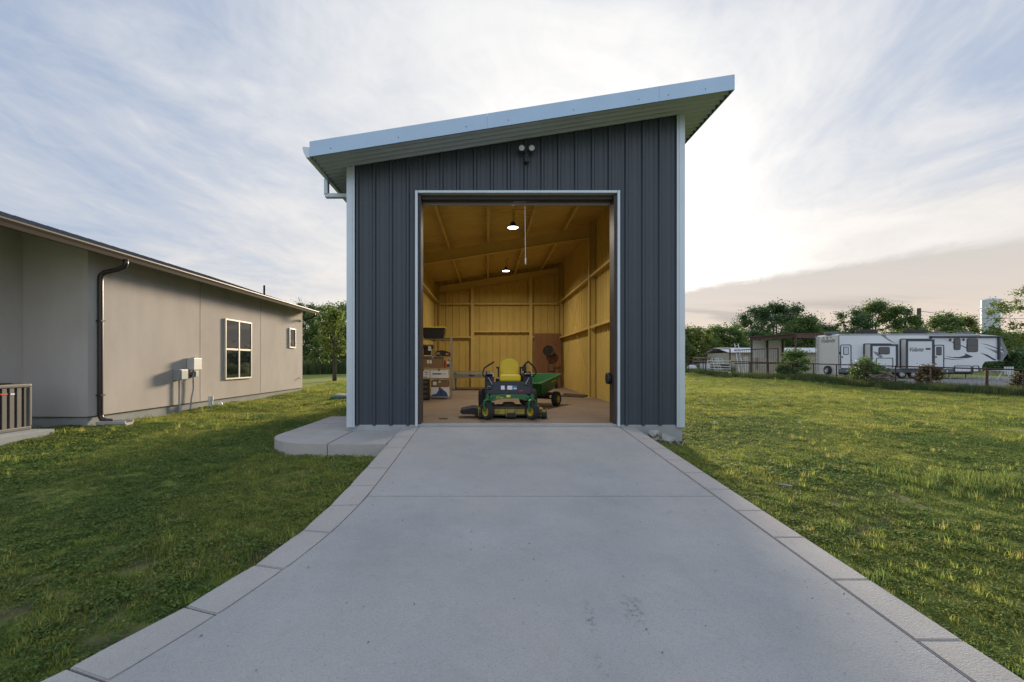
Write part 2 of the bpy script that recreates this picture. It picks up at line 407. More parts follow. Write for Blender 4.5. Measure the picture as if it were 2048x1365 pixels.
def text(name, s, size, m, parent, loc, rot, shear=0.0, ext=.004, sx=1.0):
    cu = bpy.data.curves.new(name, 'FONT'); cu.body = s; cu.size = size; cu.shear = shear; cu.extrude = ext; cu.align_x = 'CENTER'; cu.align_y = 'CENTER'
    tmp = bpy.data.objects.new(name + '_tmp', cu); COL.objects.link(tmp)
    dg = bpy.context.evaluated_depsgraph_get(); me = bpy.data.meshes.new_from_object(tmp.evaluated_get(dg))
    bpy.data.objects.remove(tmp); me.name = name; me.materials.clear()
    o = finish(name, me, m, parent, loc, rot); o.scale = (sx, 1, 1); return o
def X(px, y): return (px - HX) * y / FPX
def Z(py, y): return EYE - (py - HY) * y / FPX

# ------------------------------------------------------------------ terrain
def ramp(y): return .067 * y
LO = [(-1.535, 8.24), (-1.53, 6.12), (-1.54, 5.1), (-1.555, 4.52), (-1.60, 3.94), (-1.71, 3.38), (-1.91, 2.8), (-2.17, 2.28), (-2.5, 1.75), (-2.95, 1.2), (-3.6, .55), (-4.5, -.2), (-5.6, -1.0)]
LI = [(-1.24, 8.24), (-1.24, 6.12), (-1.252, 5.1), (-1.275, 4.52), (-1.335, 3.94), (-1.45, 3.38), (-1.64, 2.78), (-1.88, 2.22), (-2.2, 1.65), (-2.63, 1.08), (-3.26, .42), (-4.14, -.35), (-5.25, -1.15)]
def lerp_curve(c, y):
    ys = [p[1] for p in c][::-1]; xs = [p[0] for p in c][::-1]
    return np.interp(y, ys, xs)
CP = []
for y in np.arange(-8, 8.5, .8):
    lx = float(lerp_curve(LO, y))
    CP.append((lx - .12, y, ramp(y) - .045 if y < 5 else (ramp(y) - .07 if y < 6.3 else .29)))
    CP.append((lx - 1.0, y, ramp(y) - .07 if y < 5 else (.25 if y < 6.3 else .29)))
    CP.append((2.75, y, ramp(y) - .045 if y < 6.2 else .36))
    CP.append((3.5, y, ramp(y) - .08 if y < 5 else .27))
    CP.append((.5, y, ramp(y) - .12))
CP += [(-2.6, 6.8, .27), (-3.7, 7.6, .28), (-3.8, 9.5, .33), (-3.0, 10.8, .36), (3.8, 8.3, .26), (3.7, 14, .34), (3.7, 20, .40), (-2.7, 14, .38), (-2.7, 20, .42),
       (-8.4, 5, .33), (-8.4, 9.5, .36), (-8.4, 14, .38), (-8.4, 20.6, .42), (-5.5, 9, .31), (-5.5, 5, .22), (-6.5, 1, .05), (-12, -4, -.2), (-5.3, 16.5, .38),
       (-10, 30, .48), (-12, 45, .58), (-30, 40, .6), (0, 30, .5), (0, 45, .62), (8, 30, .58), (10, 18, .40), (10, 9, .26), (10, 3, .08), (6, 4.5, .14), (16, 12, .20), (17, 3, 0), (14, -4, -.3),
       (17.1, 39, .78), (19.5, 30, .56), (22, 20, .31), (24, 12, .20), (26, 30, .42), (30, 36, .40), (41, 36, .40), (30, 45, .5), (45, 45, .5), (42, 22, .3), (60, 30, .4),
       (28, 64, .8), (60, 70, .8), (0, 80, .9), (-40, 80, .9), (-60, 20, .5), (100, 100, 1.0), (-100, 100, 1.0), (0, 160, 1.2), (100, 10, .3), (0, -40, -1.5), (60, -30, -1), (-60, -30, -1)]
CPA = np.array(CP)
def hgt(x, y):
    x = np.atleast_1d(np.asarray(x, float)); y = np.atleast_1d(np.asarray(y, float)); out = np.empty_like(x)
    for i in range(0, len(x), 20000):
        dx = x[i:i + 20000, None] - CPA[None, :, 0]; dy = y[i:i + 20000, None] - CPA[None, :, 1]
        w = 1.0 / (dx * dx + dy * dy + .15) ** 1.6
        out[i:i + 20000] = (w * CPA[None, :, 2]).sum(1) / w.sum(1)
    return out
def H(x, y): return float(hgt(x, y)[0])
def vnoise(x, y, s, seed=0):
    r = np.random.default_rng(seed).random((64, 64)); x = np.asarray(x) * s; y = np.asarray(y) * s
    xi = np.floor(x).astype(int); yi = np.floor(y).astype(int); fx = x - xi; fy = y - yi
    fx = fx * fx * (3 - 2 * fx); fy = fy * fy * (3 - 2 * fy)
    g = lambda a, b: r[a % 64, b % 64]
    return (g(xi, yi) * (1 - fx) + g(xi + 1, yi) * fx) * (1 - fy) + (g(xi, yi + 1) * (1 - fx) + g(xi + 1, yi + 1) * fx) * fy
FL, FR = Vector((17.1, 39.0)), Vector((22.0, 20.0))       # two fence points
FD = (FR - FL).normalized(); FN = Vector((-FD.y, FD.x))     # FN points to the yard behind the fence
if FN.x < 0: FN = -FN
def fence_side(x, y): return (x - FL.x) * FN.x + (y - FL.y) * FN.y
def bare_f(x, y):
    n = .30 * vnoise(x, y, 1.4, 5) + .70 * vnoise(x, y, 4.6, 6)
    near = np.clip((9 - np.hypot(x, y - 2)) / 6, 0, 1)
    return np.clip((n - .66) / .08, 0, 1) * np.clip(near + .15, 0, 1) * .9
def gravel_f(x, y):
    s = fence_side(x, y) + 1.2 * (vnoise(x, y, .5, 9) - .5)
    g = np.clip((s - 2.2) / 1.2, 0, 1) * np.clip((41 - y) / 3, 0, 1) * np.clip((y - 15) / 3, 0, 1)
    lawnpatch = np.clip(1 - np.hypot((x - 27.5) / 4.0, (y - 22.0) / 1.6), 0, 1) * 6
    return g * np.clip(1 - lawnpatch, 0, 1)
gx = np.concatenate([-np.geomspace(14, 700, 34)[::-1], np.arange(-13.5, 14, .3), np.geomspace(14.3, 48, 62), np.geomspace(50, 700, 26)])
gy = np.concatenate([-np.geomspace(6, 300, 14)[::-1], np.arange(-5.5, 16, .3), np.geomspace(16.4, 60, 70), np.geomspace(62, 900, 30)])
GX, GY = np.meshgrid(gx, gy); fx_, fy_ = GX.ravel(), GY.ravel()
fz = hgt(fx_, fy_) + .03 * (vnoise(fx_, fy_, .6, 2) - .5) * (np.abs(fx_ - .5) > 3.4)
inside = (fx_ > -2.45) & (fx_ < 3.45) & (fy_ > 8.3) & (fy_ < 20.6)
fz = np.where(inside, np.minimum(fz, .35), fz)
nx, ny = len(gx), len(gy)
ii = (np.arange(ny - 1)[:, None] * nx + np.arange(nx - 1)[None, :]).ravel()
quads = np.stack([ii, ii + 1, ii + nx + 1, ii + nx], 1).ravel()
me = np_mesh('ground', np.stack([fx_, fy_, fz], 1), 4, quads, 'lawn_ground')
for nm, arr in (('bare', bare_f(fx_, fy_)), ('gravel', gravel_f(fx_, fy_))):
    a = me.attributes.new(nm, 'FLOAT', 'POINT'); a.data.foreach_set('value', arr.astype(np.float32))
g = struct(finish('ground', me, None, smooth=True))
g['label'] = 'mown weedy lawn running to a gravel yard behind the fence'

# ------------------------------------------------------------------ driveway
def slab(name, poly, m, parent, thick=.12, zf=ramp, bev=.007):
    bm = B()
    top = [bm.verts.new((x, y, zf(y))) for x, y in poly]; bot = [bm.verts.new((x, y, zf(y) - thick)) for x, y in poly]; n = len(poly)
    ft = bm.faces.new(top)
    for i in range(n): bm.faces.new((top[i], bot[i], bot[(i + 1) % n], top[(i + 1) % n]))
    bmesh.ops.bevel(bm, geom=list(ft.edges), offset=bev, segments=2, affect='EDGES')
    return obj(name, bm, m, parent)
base_poly = [(2.63, 8.2)] + [(2.63, -1.1)] + [(x + .03, y) for x, y in LO[::-1]]
bm = B(); vs = [bm.verts.new((x, y, ramp(y) - .03)) for x, y in base_poly]; bm.faces.new(vs)
vb = [bm.verts.new((x, y, ramp(y) - .2)) for x, y in base_poly]; n = len(vs)
for i in range(n): bm.faces.new((vs[i], vb[i], vb[(i + 1) % n], vs[(i + 1) % n]))
drive = struct(obj('driveway', bm, 'soil')); drive['label'] = 'sloped concrete driveway with narrow jointed edging slabs'
JG = .006
ycuts = [8.245, 4.757, 1.1, -1.1]
def li(y): return float(lerp_curve(LI, y))
def lo(y): return float(lerp_curve(LO, y))
for a, b in zip(ycuts, ycuts[1:]):
    ys = np.linspace(a - JG, b + JG, 14)
    left = [(li(y) + JG, y) for y in ys]
    slab('concrete_slab', [(2.39 - JG, a - JG)] + left + [(2.39 - JG, b + JG)], 'concrete', drive)
rj = [8.245, 7.32, 6.72, 6.11, 5.55, 4.97, 4.38, 3.81, 3.16, 2.54, 1.93, 1.32, .71, .1, -.5, -1.1]
for a, b in zip(rj, rj[1:]):
    slab('edging_slab', [(2.39 + JG, a - JG), (2.39 + JG, b + JG), (2.655, b + JG), (2.655, a - JG)], 'concrete_edge', drive)
ljo = [8.245, 7.45, 6.75, 5.75, 5.08, 4.50, 3.94, 3.36, 2.85, 2.33, 1.78, 1.2, .55, -.2, -1.0]
lji = [8.245, 7.45, 6.75, 5.75, 5.10, 4.52, 3.90, 3.30, 2.77, 2.24, 1.66, 1.08, .42, -.35, -1.1]
for k in range(len(ljo) - 1):
    ao, bo, ai, bi = ljo[k] - JG, ljo[k + 1] + JG, lji[k] - JG, lji[k + 1] + JG
    mo = [(lo(y), y) for y in np.linspace(ao, bo, 5)]; mi = [(li(y) - JG, y) for y in np.linspace(bi, ai, 5)]
    slab('edging_slab', mo + mi, 'concrete_edge', drive)

# leaf crumbs and grit lying on the concrete, too many to count
def litter(n):
    x = rng.uniform(-1.9, 2.6, n); y = rng.uniform(1.6, 8.0, n); k = x > lerp_curve(LO, y) + .05; x, y = x[k], y[k]; n = len(x)
    a = rng.uniform(0, 6.283, n); s_ = rng.uniform(.003, .011, n); z = ramp(y) + .004
    c = [(x + s_ * np.cos(a), y + s_ * np.sin(a)), (x - .4 * s_ * np.sin(a), y + .4 * s_ * np.cos(a)), (x - s_ * np.cos(a), y - s_ * np.sin(a)), (x + .4 * s_ * np.sin(a), y - .4 * s_ * np.cos(a))]
    v = np.stack([np.stack([p[0], p[1], z + .002 * i], 1) for i, p in enumerate(c)], 1).reshape(-1, 3)
    o = finish('leaf_litter', np_mesh('leaf_litter', v, 4, np.arange(n * 4), 'grime'), None); o['kind'] = 'stuff'; tag(o, 'scattered dry leaf crumbs and grit on the driveway', 'litter')
litter(260)

# ------------------------------------------------------------------ patio beside the shed
PZ = .477
pat = struct(obj('patio', bx(-3.50, -1.60, 7.9, 8.2, .05, PZ - .03), 'soil')); pat['label'] = 'raised concrete patio slab with a rounded corner beside the metal shed'
def pslab(poly): return slab('patio_slab', poly, 'concrete_edge', pat, thick=.36, zf=lambda y: PZ, bev=.012)
pslab([(-1.55, 6.92), (-1.55, 8.245), (-2.43, 8.245), (-2.43, 6.92)])
arc = [(-2.62 - .98 * math.sin(R(a)), 7.90 - .98 * math.cos(R(a))) for a in range(0, 91, 9)]
pslab([(-2.442, 8.245), (-2.442, 6.92)] + arc + [(-3.60, 8.245)])
pslab([(-2.53, 8.257), (-3.60, 8.257), (-3.60, 9.26), (-2.53, 9.26)])
pslab([(-2.53, 9.272), (-3.60, 9.272), (-3.60, 10.47), (-2.53, 10.47)])

# ------------------------------------------------------------------ metal shed
SY0, SY1 = 8.26, 20.75; SXL, SXR = -2.48, 3.50; FZ = .60
def ZS(x): return 5.654 + .158 * x
shed = thing('metal_shed', 'dark grey metal shed with a sloping roof and open roll-up doorway', 'shed', (0, SY0, 0))
SO = Vector((0, SY0, 0))
def sp(name, bm, m, **k):          # a part of the shed given in world coordinates
    bmesh.ops.translate(bm, vec=-SO, verts=bm.verts); return obj(name, bm, m, shed, **k)
RIB = .305
def profile(u0, u1, hgt_=.036, origin=0.0, minor=True):
    pts = [(u0, None)]; k0 = math.floor((u0 - origin) / RIB) - 1; k1 = math.ceil((u1 - origin) / RIB) + 1
    def d(u):
        t = (u - origin) % RIB; a = abs(t if t < RIB / 2 else t - RIB)
        v = hgt_ if a <= .017 else (hgt_ * (.040 - a) / .023 if a < .040 else 0)
        if minor and v == 0:
            for c in (RIB / 3, RIB / 3 * 2):
                q = abs(t - c)
                if q < .012: v = .0045 * min(1, (.012 - q) / .007)
        return v
    br = set([u0, u1])
    for k in range(k0, k1 + 1):
        c = origin + k * RIB
        for o in (-.04, -.017, .017, .04): br.add(c + o)
        if minor:
            for cc in (RIB / 3, RIB / 3 * 2):
                for o in (-.012, -.005, .005, .012): br.add(c + cc + o)
    us = sorted(u for u in br if u0 - 1e-9 <= u <= u1 + 1e-9)
    return [(u, d(u)) for u in us]
def sheet(f, u0, u1, zb, zt, h=.036, origin=0.0, minor=True):
    """f(u, d, z) -> xyz; zb/zt are functions of u"""
    bm = B(); lo_, hi_ = [], []
    for u, d in profile(u0, u1, h, origin, minor):
        lo_.append(bm.verts.new(f(u, d, zb(u)))); hi_.append(bm.verts.new(f(u, d, zt(u))))
    for i in range(len(lo_) - 1): bm.faces.new((lo_[i], lo_[i + 1], hi_[i + 1], hi_[i]))
    return bm
OX0, OX1, OZT = -1.285, 2.372, 4.80
front = lambda u, d, z: (u, SY0 - d, z)
edges = [SXL]; 
while edges[-1] + .915 < SXR: edges.append(edges[-1] + .915)
edges.append(SXR)
cuts = sorted(set(edges + [OX0, OX1]))
for a, b in zip(cuts, cuts[1:]):
    mid = (a + b) / 2; over = OX0 < mid < OX1
    sp('wall_panel', sheet(front, a + .0015, b - .0015, (lambda u: OZT) if over else (lambda u: .575), lambda u: ZS(u) - .002, origin=-2.36), 'siding')
for sx, xf, sgn in ((SXL, SXL, -1), (SXR, SXR, 1)):
    k = SY0
    while k < SY1 - .01:
        e = min(k + .915, SY1)
        sp('wall_panel', sheet(lambda u, d, z, s=sgn, x=xf: (x + s * d, u, z), k + .0015, e - .0015, lambda u: .575, lambda u, x=xf: ZS(x) - .002, origin=SY0), 'siding'); k = e
for a, b in zip(edges, edges[1:]):
    sp('wall_panel', sheet(lambda u, d, z: (u, SY1 + d, z), a + .0015, b - .0015, lambda u: .575, lambda u: ZS(u) - .002, origin=SXL), 'siding')
# amber coated lining inside
LY0, LY1, LXL, LXR = SY0 + .12, SY1 - .06, SXL + .06, SXR - .06
for a, b in zip(cuts, cuts[1:]):
    if OX0 < (a + b) / 2 < OX1: sp('lining_panel', sheet(lambda u, d, z: (u, LY0 + d, z), a, b, lambda u: OZT + .02, lambda u: ZS(u) + .06, .018, SXL), 'foam')
    else: sp('lining_panel', sheet(lambda u, d, z: (u, LY0 + d, z), max(a, LXL - .02), min(b, LXR + .02), lambda u: FZ, lambda u: ZS(u) + .06, .018, SXL), 'foam')
for a, b in zip(edges, edges[1:]):
    sp('lining_panel', sheet(lambda u, d, z: (u, LY1 - d, z), max(a, LXL - .02), min(b, LXR + .02), lambda u: FZ, lambda u: ZS(u) + .06, .034, SXL), 'foam')
for xf, sgn in ((LXL, 1), (LXR, -1)):
    k = LY0
    while k < LY1 - .01:
        e = min(k + .915, LY1)
        sp('lining_panel', sheet(lambda u, d, z, s=sgn, x=xf: (x + s * d, u, z), k, e, lambda u: FZ, lambda u, x=xf: ZS(x) + .06, .034, LY0), 'foam'); k = e
# roof: ribbed sheets run from the low eave to the high one
RXL, RXR, RY0, RY1 = -2.99, 4.13, 7.66, 21.1
def rsheet(name, y0, y1, x0, x1, dz, h, m, up=1, origin=RY0 + .1):
    bm = B(); a_, b_ = [], []
    pf = profile(y0, y1, h, origin, False)
    if 'soffit' in name:
        P_ = .15; us = sorted(set([y0, y1] + [origin + P_ * k + o for k in range(-3, 140) for o in (0, .03, .075, .105) if y0 < origin + P_ * k + o < y1]))
        def dd(u):
            t = (u - origin) % P_; return 0 if t <= .03 else ((t - .03) / .045 * h if t < .075 else (h if t <= .105 else h * (P_ - t) / .045))
        pf = [(u, dd(u)) for u in us]
    for u, d in pf:
        a_.append(bm.verts.new((x0, u, ZS(x0) + dz + up * d))); b_.append(bm.verts.new((x1, u, ZS(x1) + dz + up * d)))
    for i in range(len(a_) - 1): bm.faces.new((a_[i], a_[i + 1], b_[i + 1], b_[i]))
    return sp(name, bm, m)
k = RY0
while k < RY1 - .01:
    e = min(k + .915, RY1)
    rsheet('roof_panel', k, e, RXL, RXR, .215, .03, 'roofmetal')
    if k > RY0 + .5 or True:
        a, b = max(k, LY0), min(e, LY1)
        if b > a: rsheet('ceiling_panel', a, b, LXL - .02, LXR + .02, .05, .012, 'foam', -1)
        a = max(k, SY0 + .001)
        rsheet('soffit_panel', a, e, RXL + .02, SXL - .035, .0, .05, 'galv', 1)
        rsheet('soffit_panel', a, e, SXR + .035, RXR - .02, .0, .05, 'galv', 1)
    k = e
rsheet('soffit_panel', RY0 + .02, SY0 - .001, RXL + .02, RXR - .02, .0, .055, 'galv', 1)
# fascia trim in three lengths, a folded lip below, screws
fx = [RXL, X(975, 7.66), X(1318, 7.66), RXR]
for a, b in zip(fx, fx[1:]):
    pl = [(a + .001, ZS(a) + .045), (b - .001, ZS(b) + .045), (b - .001, ZS(b) + .245), (a + .001, ZS(a) + .245)]
    f = sp('fascia', prism_xz(pl, RY0 - .022, RY0), 'fascia_metal')
    pl = [(a + .001, ZS(a) - .012), (b - .001, ZS(b) - .012), (b - .001, ZS(b) + .041), (a + .001, ZS(a) + .041)]
    sp('fascia_lip', prism_xz(pl, RY0 - .030, RY0 - .002), 'fascia_metal')
    for t in np.arange(.12, 1.0, .38 if b - a > 2 else .5):
        x = a + (b - a) * t; bm = B(); cyl(bm, (x, RY0 - .021, ZS(x) + .075), (x, RY0 - .030, ZS(x) + .075), .0075, seg=8); sp('screw', bm, 'screw')
sp('fascia', bx(RXR, RXR + .02, RY0 - .022, RY1, ZS(RXR) - .012, ZS(RXR) + .245), 'fascia_metal')
sp('fascia', bx(RXL, RXR, RY1, RY1 + .02, ZS(RXL) + .05, ZS(RXL) + .22), 'trim')
# gutter along the low eave
gp = [(RXL - .001, ZS(RXL) + .15), (RXL - .001, ZS(RXL) - .02), (RXL - .06, ZS(RXL) - .02), (RXL - .10, ZS(RXL) + .06), (RXL - .12, ZS(RXL) + .13), (RXL - .12, ZS(RXL) + .16), (RXL - .108, ZS(RXL) + .16), (RXL - .108, ZS(RXL) + .13), (RXL - .09, ZS(RXL) + .065), (RXL - .055, ZS(RXL) - .008), (RXL - .012, ZS(RXL) - .008), (RXL - .012, ZS(RXL) + .15)]
gut = sp('gutter', prism_xz(gp, RY0 - .01, RY1), 'trim')
sp('gutter_end', prism_xz([(RXL - .002, ZS(RXL) + .15), (RXL - .002, ZS(RXL) - .02), (RXL - .06, ZS(RXL) - .02), (RXL - .10, ZS(RXL) + .06), (RXL - .12, ZS(RXL) + .16)], RY0 - .016, RY0 - .010), 'trim')
bm = B(); zt = ZS(RXL) - .02
for c, s in (((-3.04, 8.60, zt - .14), (.075, .10, .30)), ((-2.80, 8.60, zt - .30), (.52, .10, .075)), ((-2.575, 8.60, 2.28), (.075, .10, 3.55))):
    box(bm, c, s, None, .008, 1)
sp('downspout', bm, 'trim')
# corner trims
def ctrim(x0, x1, side):
    pl = lambda a, b: [(a, .545), (b, .545), (b, ZS(b) - .004), (a, ZS(a) - .004)]
    bm = prism_xz(pl(x0, x1), SY0 - .046, SY0 - .036)
    q = x0 + (x1 - x0) * (.36 if side > 0 else .64)
    prism_xz(pl(q - .012, q + .012), SY0 - .056, SY0 - .047, bm)
    ox = x1 if side > 0 else x0
    bx(min(ox, ox - side * .01), max(ox, ox - side * .01), SY0 - .045, SY0 + .14, .545, ZS(ox) - .005, 0, bm)
    return sp('corner_trim', bm, 'trim')
ctrim(-2.545, -2.40, -1); ctrim(3.42, 3.566, 1)
# doorway trim and steel jambs
bm = bx(OX0 - .022, OX0 + .024, SY0 - .052, SY0 + .10, .56, OZT + .025, .004); sp('door_trim', bm, 'trim')
bm = bx(OX1 - .024, OX1 + .022, SY0 - .052, SY0 + .10, .56, OZT + .025, .004); sp('door_trim', bm, 'trim')
bm = bx(OX0 + .03, OX1 - .03, SY0 - .050, SY0 + .10, OZT - .020, OZT + .024, .004); sp('door_trim', bm, 'trim')
sp('door_jamb', bx(OX0 + .03, OX0 + .075, SY0 + .0, SY0 + .30, FZ, OZT - .03), 'jamb')
sp('door_jamb', bx(OX1 - .075, OX1 - .03, SY0 + .0, SY0 + .30, FZ, OZT - .03), 'jamb')
sp('door_header', bx(OX0 + .08, OX1 - .08, SY0 + .08, SY0 + .2, OZT - .09, OZT - .024), 'jamb')
# rolled door: coil behind the header and its bottom bar
rd = sp('roll_up_door', cyl(B(), (OX0 + .1, SY0 + .46, OZT + .22), (OX1 - .1, SY0 + .46, OZT + .22), .24, seg=28), 'rollsteel', smooth=True)
def sub(name, bm, m, par, **k):
    bmesh.ops.translate(bm, vec=-SO, verts=bm.verts); return obj(name, bm, m, par, **k)
bm = B()
for i in range(3): bx(OX0 + .08, OX1 - .08, SY0 + .215, SY0 + .235, OZT - .155 + .05 * i, OZT - .111 + .05 * i, .004, bm)
sub('bottom_bar', bm, 'rollsteel', rd)
sub('handle', bx(.48, .72, SY0 + .20, SY0 + .214, OZT - .105, OZT - .085), 'steel', rd)
pc = sub('pull_cord', tube(B(), [(X(1050, 8.5), SY0 + .24, OZT - .15), (X(1050, 8.5) + .003, SY0 + .245, 4.2), (X(1051, 8.5), SY0 + .24, 3.55)], .0065, 6), 'cord', rd)
bm = B(); cyl(bm, (X(1051, 8.5), SY0 + .24, 3.66), (X(1051, 8.5), SY0 + .24, 3.55), .016, .010, 8); sub('cord_knot', bm, 'cord', rd)
bm = B(); lathe(bm, [(.0, 0), (.10, 0), (.11, .02), (.11, .05), (.10, .07), (0, .07)], 'X', 18, (OX1 - .15, SY0 + .24, Z(757, 8.5))); sub('chain_hoist', bm, 'black', rd)
# foundation and floor
fnd = sp('foundation', bx(-2.515, 3.535, SY0 - .012, SY1 + .02, -.1, .585, .01), 'concrete_form')
sp('floor', bx(OX0 + .03, OX1 - .03, SY0 - .008, LY0, .58, FZ - .003), 'concrete_edge')
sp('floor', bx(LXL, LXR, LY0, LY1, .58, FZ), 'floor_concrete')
# steel frame inside
def hcol(x, y, sgn, top, n='column', w=.20):
    bm = bx(x, x + sgn * w, y - .006, y + .006, FZ, top); bx(x, x + sgn * .012, y - .075, y + .075, FZ, top, 0, bm); bx(x + sgn * (w - .012), x + sgn * w, y - .075, y + .075, FZ, top, 0, bm)
    bx(x - 0 * sgn, x + sgn * (w + .03), y - .10, y + .10, FZ, FZ + .015, 0, bm)
    return sp(n, bm, 'foamsteel')
for y in (LY0 + .18, 14.46, LY1 - .12):
    hcol(LXL + .025, y, 1, ZS(LXL) + .0); hcol(LXR - .025, y, -1, ZS(LXR - .23) + .0)
    bm = B()
    for z0, z1, w in ((-.17, -.158, .068), (-.50, -.488, .068), (-.488, -.17, .004)):
        pl = [(LXL + .228, ZS(LXL + .228) + z0), (LXR - .228, ZS(LXR - .228) + z0), (LXR - .228, ZS(LXR - .228) + z1), (LXL + .228, ZS(LXL + .228) + z1)]
        prism_xz(pl, y - w, y + w, bm)
    sp('rafter', bm, 'foamsteel')
for x in (-1.2, 0.02, 1.23, 2.43):
    bm = B(); bx(x - .035, x + .035, LY0 + .02, LY1 - .02, ZS(x) - .155, ZS(x) - .148, 0, bm); bx(x - .004, x + .004, LY0 + .02, LY1 - .02, ZS(x) - .148, ZS(x) + .04, 0, bm); bx(x - .035, x - .004, LY0 + .02, LY1 - .02, ZS(x) - .148, ZS(x) - .12, 0, bm)
    sp('purlin', bm, 'foamsteel')
for z in (2.85, 4.45):
    for xf, s in ((LXL + .02, 1), (LXR - .02, -1)):
        for y0, y1 in ((LY0 + .27, 14.37), (14.55, LY1 - .22)):
            bm = bx(xf, xf + s * .19, y0, y1, z, z + .008); bx(xf + s * .182, xf + s * .19, y0, y1, z - .06, z, 0, bm)
            sp('girt', bm, 'foamsteel')
cb = [LXL + .26, X(945, LY1) - .07, X(1061, LY1) + .07, LXR - .26]
for x in (X(945, LY1), X(1061, LY1)):
    bm = bx(x - .07, x + .07, LY1 - .20, LY1 - .19, FZ, ZS(x) - .17); bx(x - .006, x + .006, LY1 - .19, LY1 - .03, FZ, ZS(x) - .17, 0, bm); sp('column', bm, 'foamsteel')
for z, segs in ((4.38, (0, 1, 2)), (2.88, (0, 2)), (3.13, (1,))):
    for s_ in segs:
        a, b = (cb[0], cb[1]) if s_ == 0 else ((cb[1] + .14, cb[2] - .14) if s_ == 1 else (cb[2], cb[3]))
        bm = bx(a, b, LY1 - .19, LY1 - .03, z, z + .008); bx(a, b, LY1 - .198, LY1 - .19, z - .06, z + .008, 0, bm); sp('girt', bm, 'foamsteel')
# cable cross braces
for (p, q) in (((LXR - .13, 14.6, ZS(LXR) - .5), (LXR - .13, LY1 - .3, FZ + .2)), ((LXR - .13, 14.6, FZ + .2), (LXR - .13, LY1 - .3, ZS(LXR) - .5)),
               ((LXL + .13, 14.6, ZS(LXL) - .5), (LXL + .13, LY1 - .3, FZ + .2)),
               ((-2.1, 9, ZS(-2.1) - .2), (3.1, 14.2, ZS(3.1) - .2)), ((3.1, 9, ZS(3.1) - .2), (-2.1, 14.2, ZS(-2.1) - .2)),
               ((-2.1, 14.7, ZS(-2.1) - .2), (3.1, 20.2, ZS(3.1) - .2)), ((3.1, 14.7, ZS(3.1) - .2), (-2.1, 20.2, ZS(-2.1) - .2))):
    sp('brace_cable', tube(B(), [p, q], .007, 5), 'foamsteel')
# rows of screws across the front sheets
for px in list(range(724, 835, 34)) + list(range(1250, 1350, 34)):
    x = X(px, SY0); bm = B(); cyl(bm, (x, SY0, Z(408, SY0)), (x, SY0 - .010, Z(408, SY0)), .009, seg=6); sp('screw', bm, 'screw')

# lit high-bay lamps
def high_bay(x, y, z, label):
    t = thing('high_bay_lamp', label, 'lamp', (x, y, z), 0, 'high bay lamps under the shed roof')
    bm = B(); lathe(bm, [(0, .13), (.05, .13), (.06, .10), (.075, .09), (.075, .05), (.14, .02), (.147, -.01), (.135, -.01), (.135, .0), (0, .0)], 'Z', 24); obj('housing', bm, 'black', t, smooth=False)
    bm = B(); lathe(bm, [(0, -.012), (.13, -.012), (.13, -.002), (0, -.002)], 'Z', 24); obj('lens', bm, 'lens', t)
    top = ZS(x) - .155 - z
    bm = tube(B(), [(0, 0, .13), (0.004, 0, (top + .13) / 2), (0, 0, top)], .008, 6); obj('chain', bm, 'black', t)
    bm = tube(B(), [(0, 0, .13), (.06, .0, top * .5), (.02, 0, top * .75), (.09, .02, top + .1)], .006, 6); obj('power_cord', bm, 'black', t)
    bm = bx(-.03, abs(x - .02) if x > .02 else .3, -.015, .015, top, top + .02); 
    obj('hanger_bracket', bm, 'foamsteel', t)
    ld = bpy.data.lights.new('high_bay_light', 'AREA'); ld.shape = 'DISK'; ld.size = .28; ld.energy = LAMP_W; ld.color = (1, .90, .74); ld.spread = R(170)
    lo_ = bpy.data.objects.new('lamp_light', ld); COL.objects.link(lo_); lo_.parent = t; lo_.location = (0, 0, -.03)
LAMP_W = 60
high_bay(.65, 11.6, 5.16, 'lit round high bay lamp on a chain, near the shed doorway')
high_bay(.70, 17.3, 5.20, 'lit round high bay lamp on a chain, deep inside the shed')

# security light over the doorway
t = thing('security_light', 'black twin-head security light on the shed front above the doorway', 'light', (.70, SY0 - .03, 5.44))
obj('mount_plate', lathe(B(), [(0, 0), (.055, 0), (.055, -.025), (0, -.025)], 'Y', 16), 'black', t)
obj('sensor', box(box(B(), (0, -.065, -.09), (.09, .08, .11), None, .02), (0, -.05, -.01), (.06, .06, .08), None, .01), 'black', t)
for s in (-1, 1):
    bm = B(); tube(bm, [(0, -.04, .03), (s * .05, -.06, .06), (s * .085, -.07, .09)], .012, 8); lathe(bm, [(0, .05), (.035, .05), (.062, 0), (.062, -.02), (0, -.02)], 'Y', 16, (s * .09, -.10, .10)); hd = obj('lamp_head', bm, 'black', t)
    obj('lens', lathe(B(), [(0, -.021), (.052, -.021), (.048, -.03), (0, -.034)], 'Y', 16, (s * .09, -.10, .10)), 'util_white', hd)

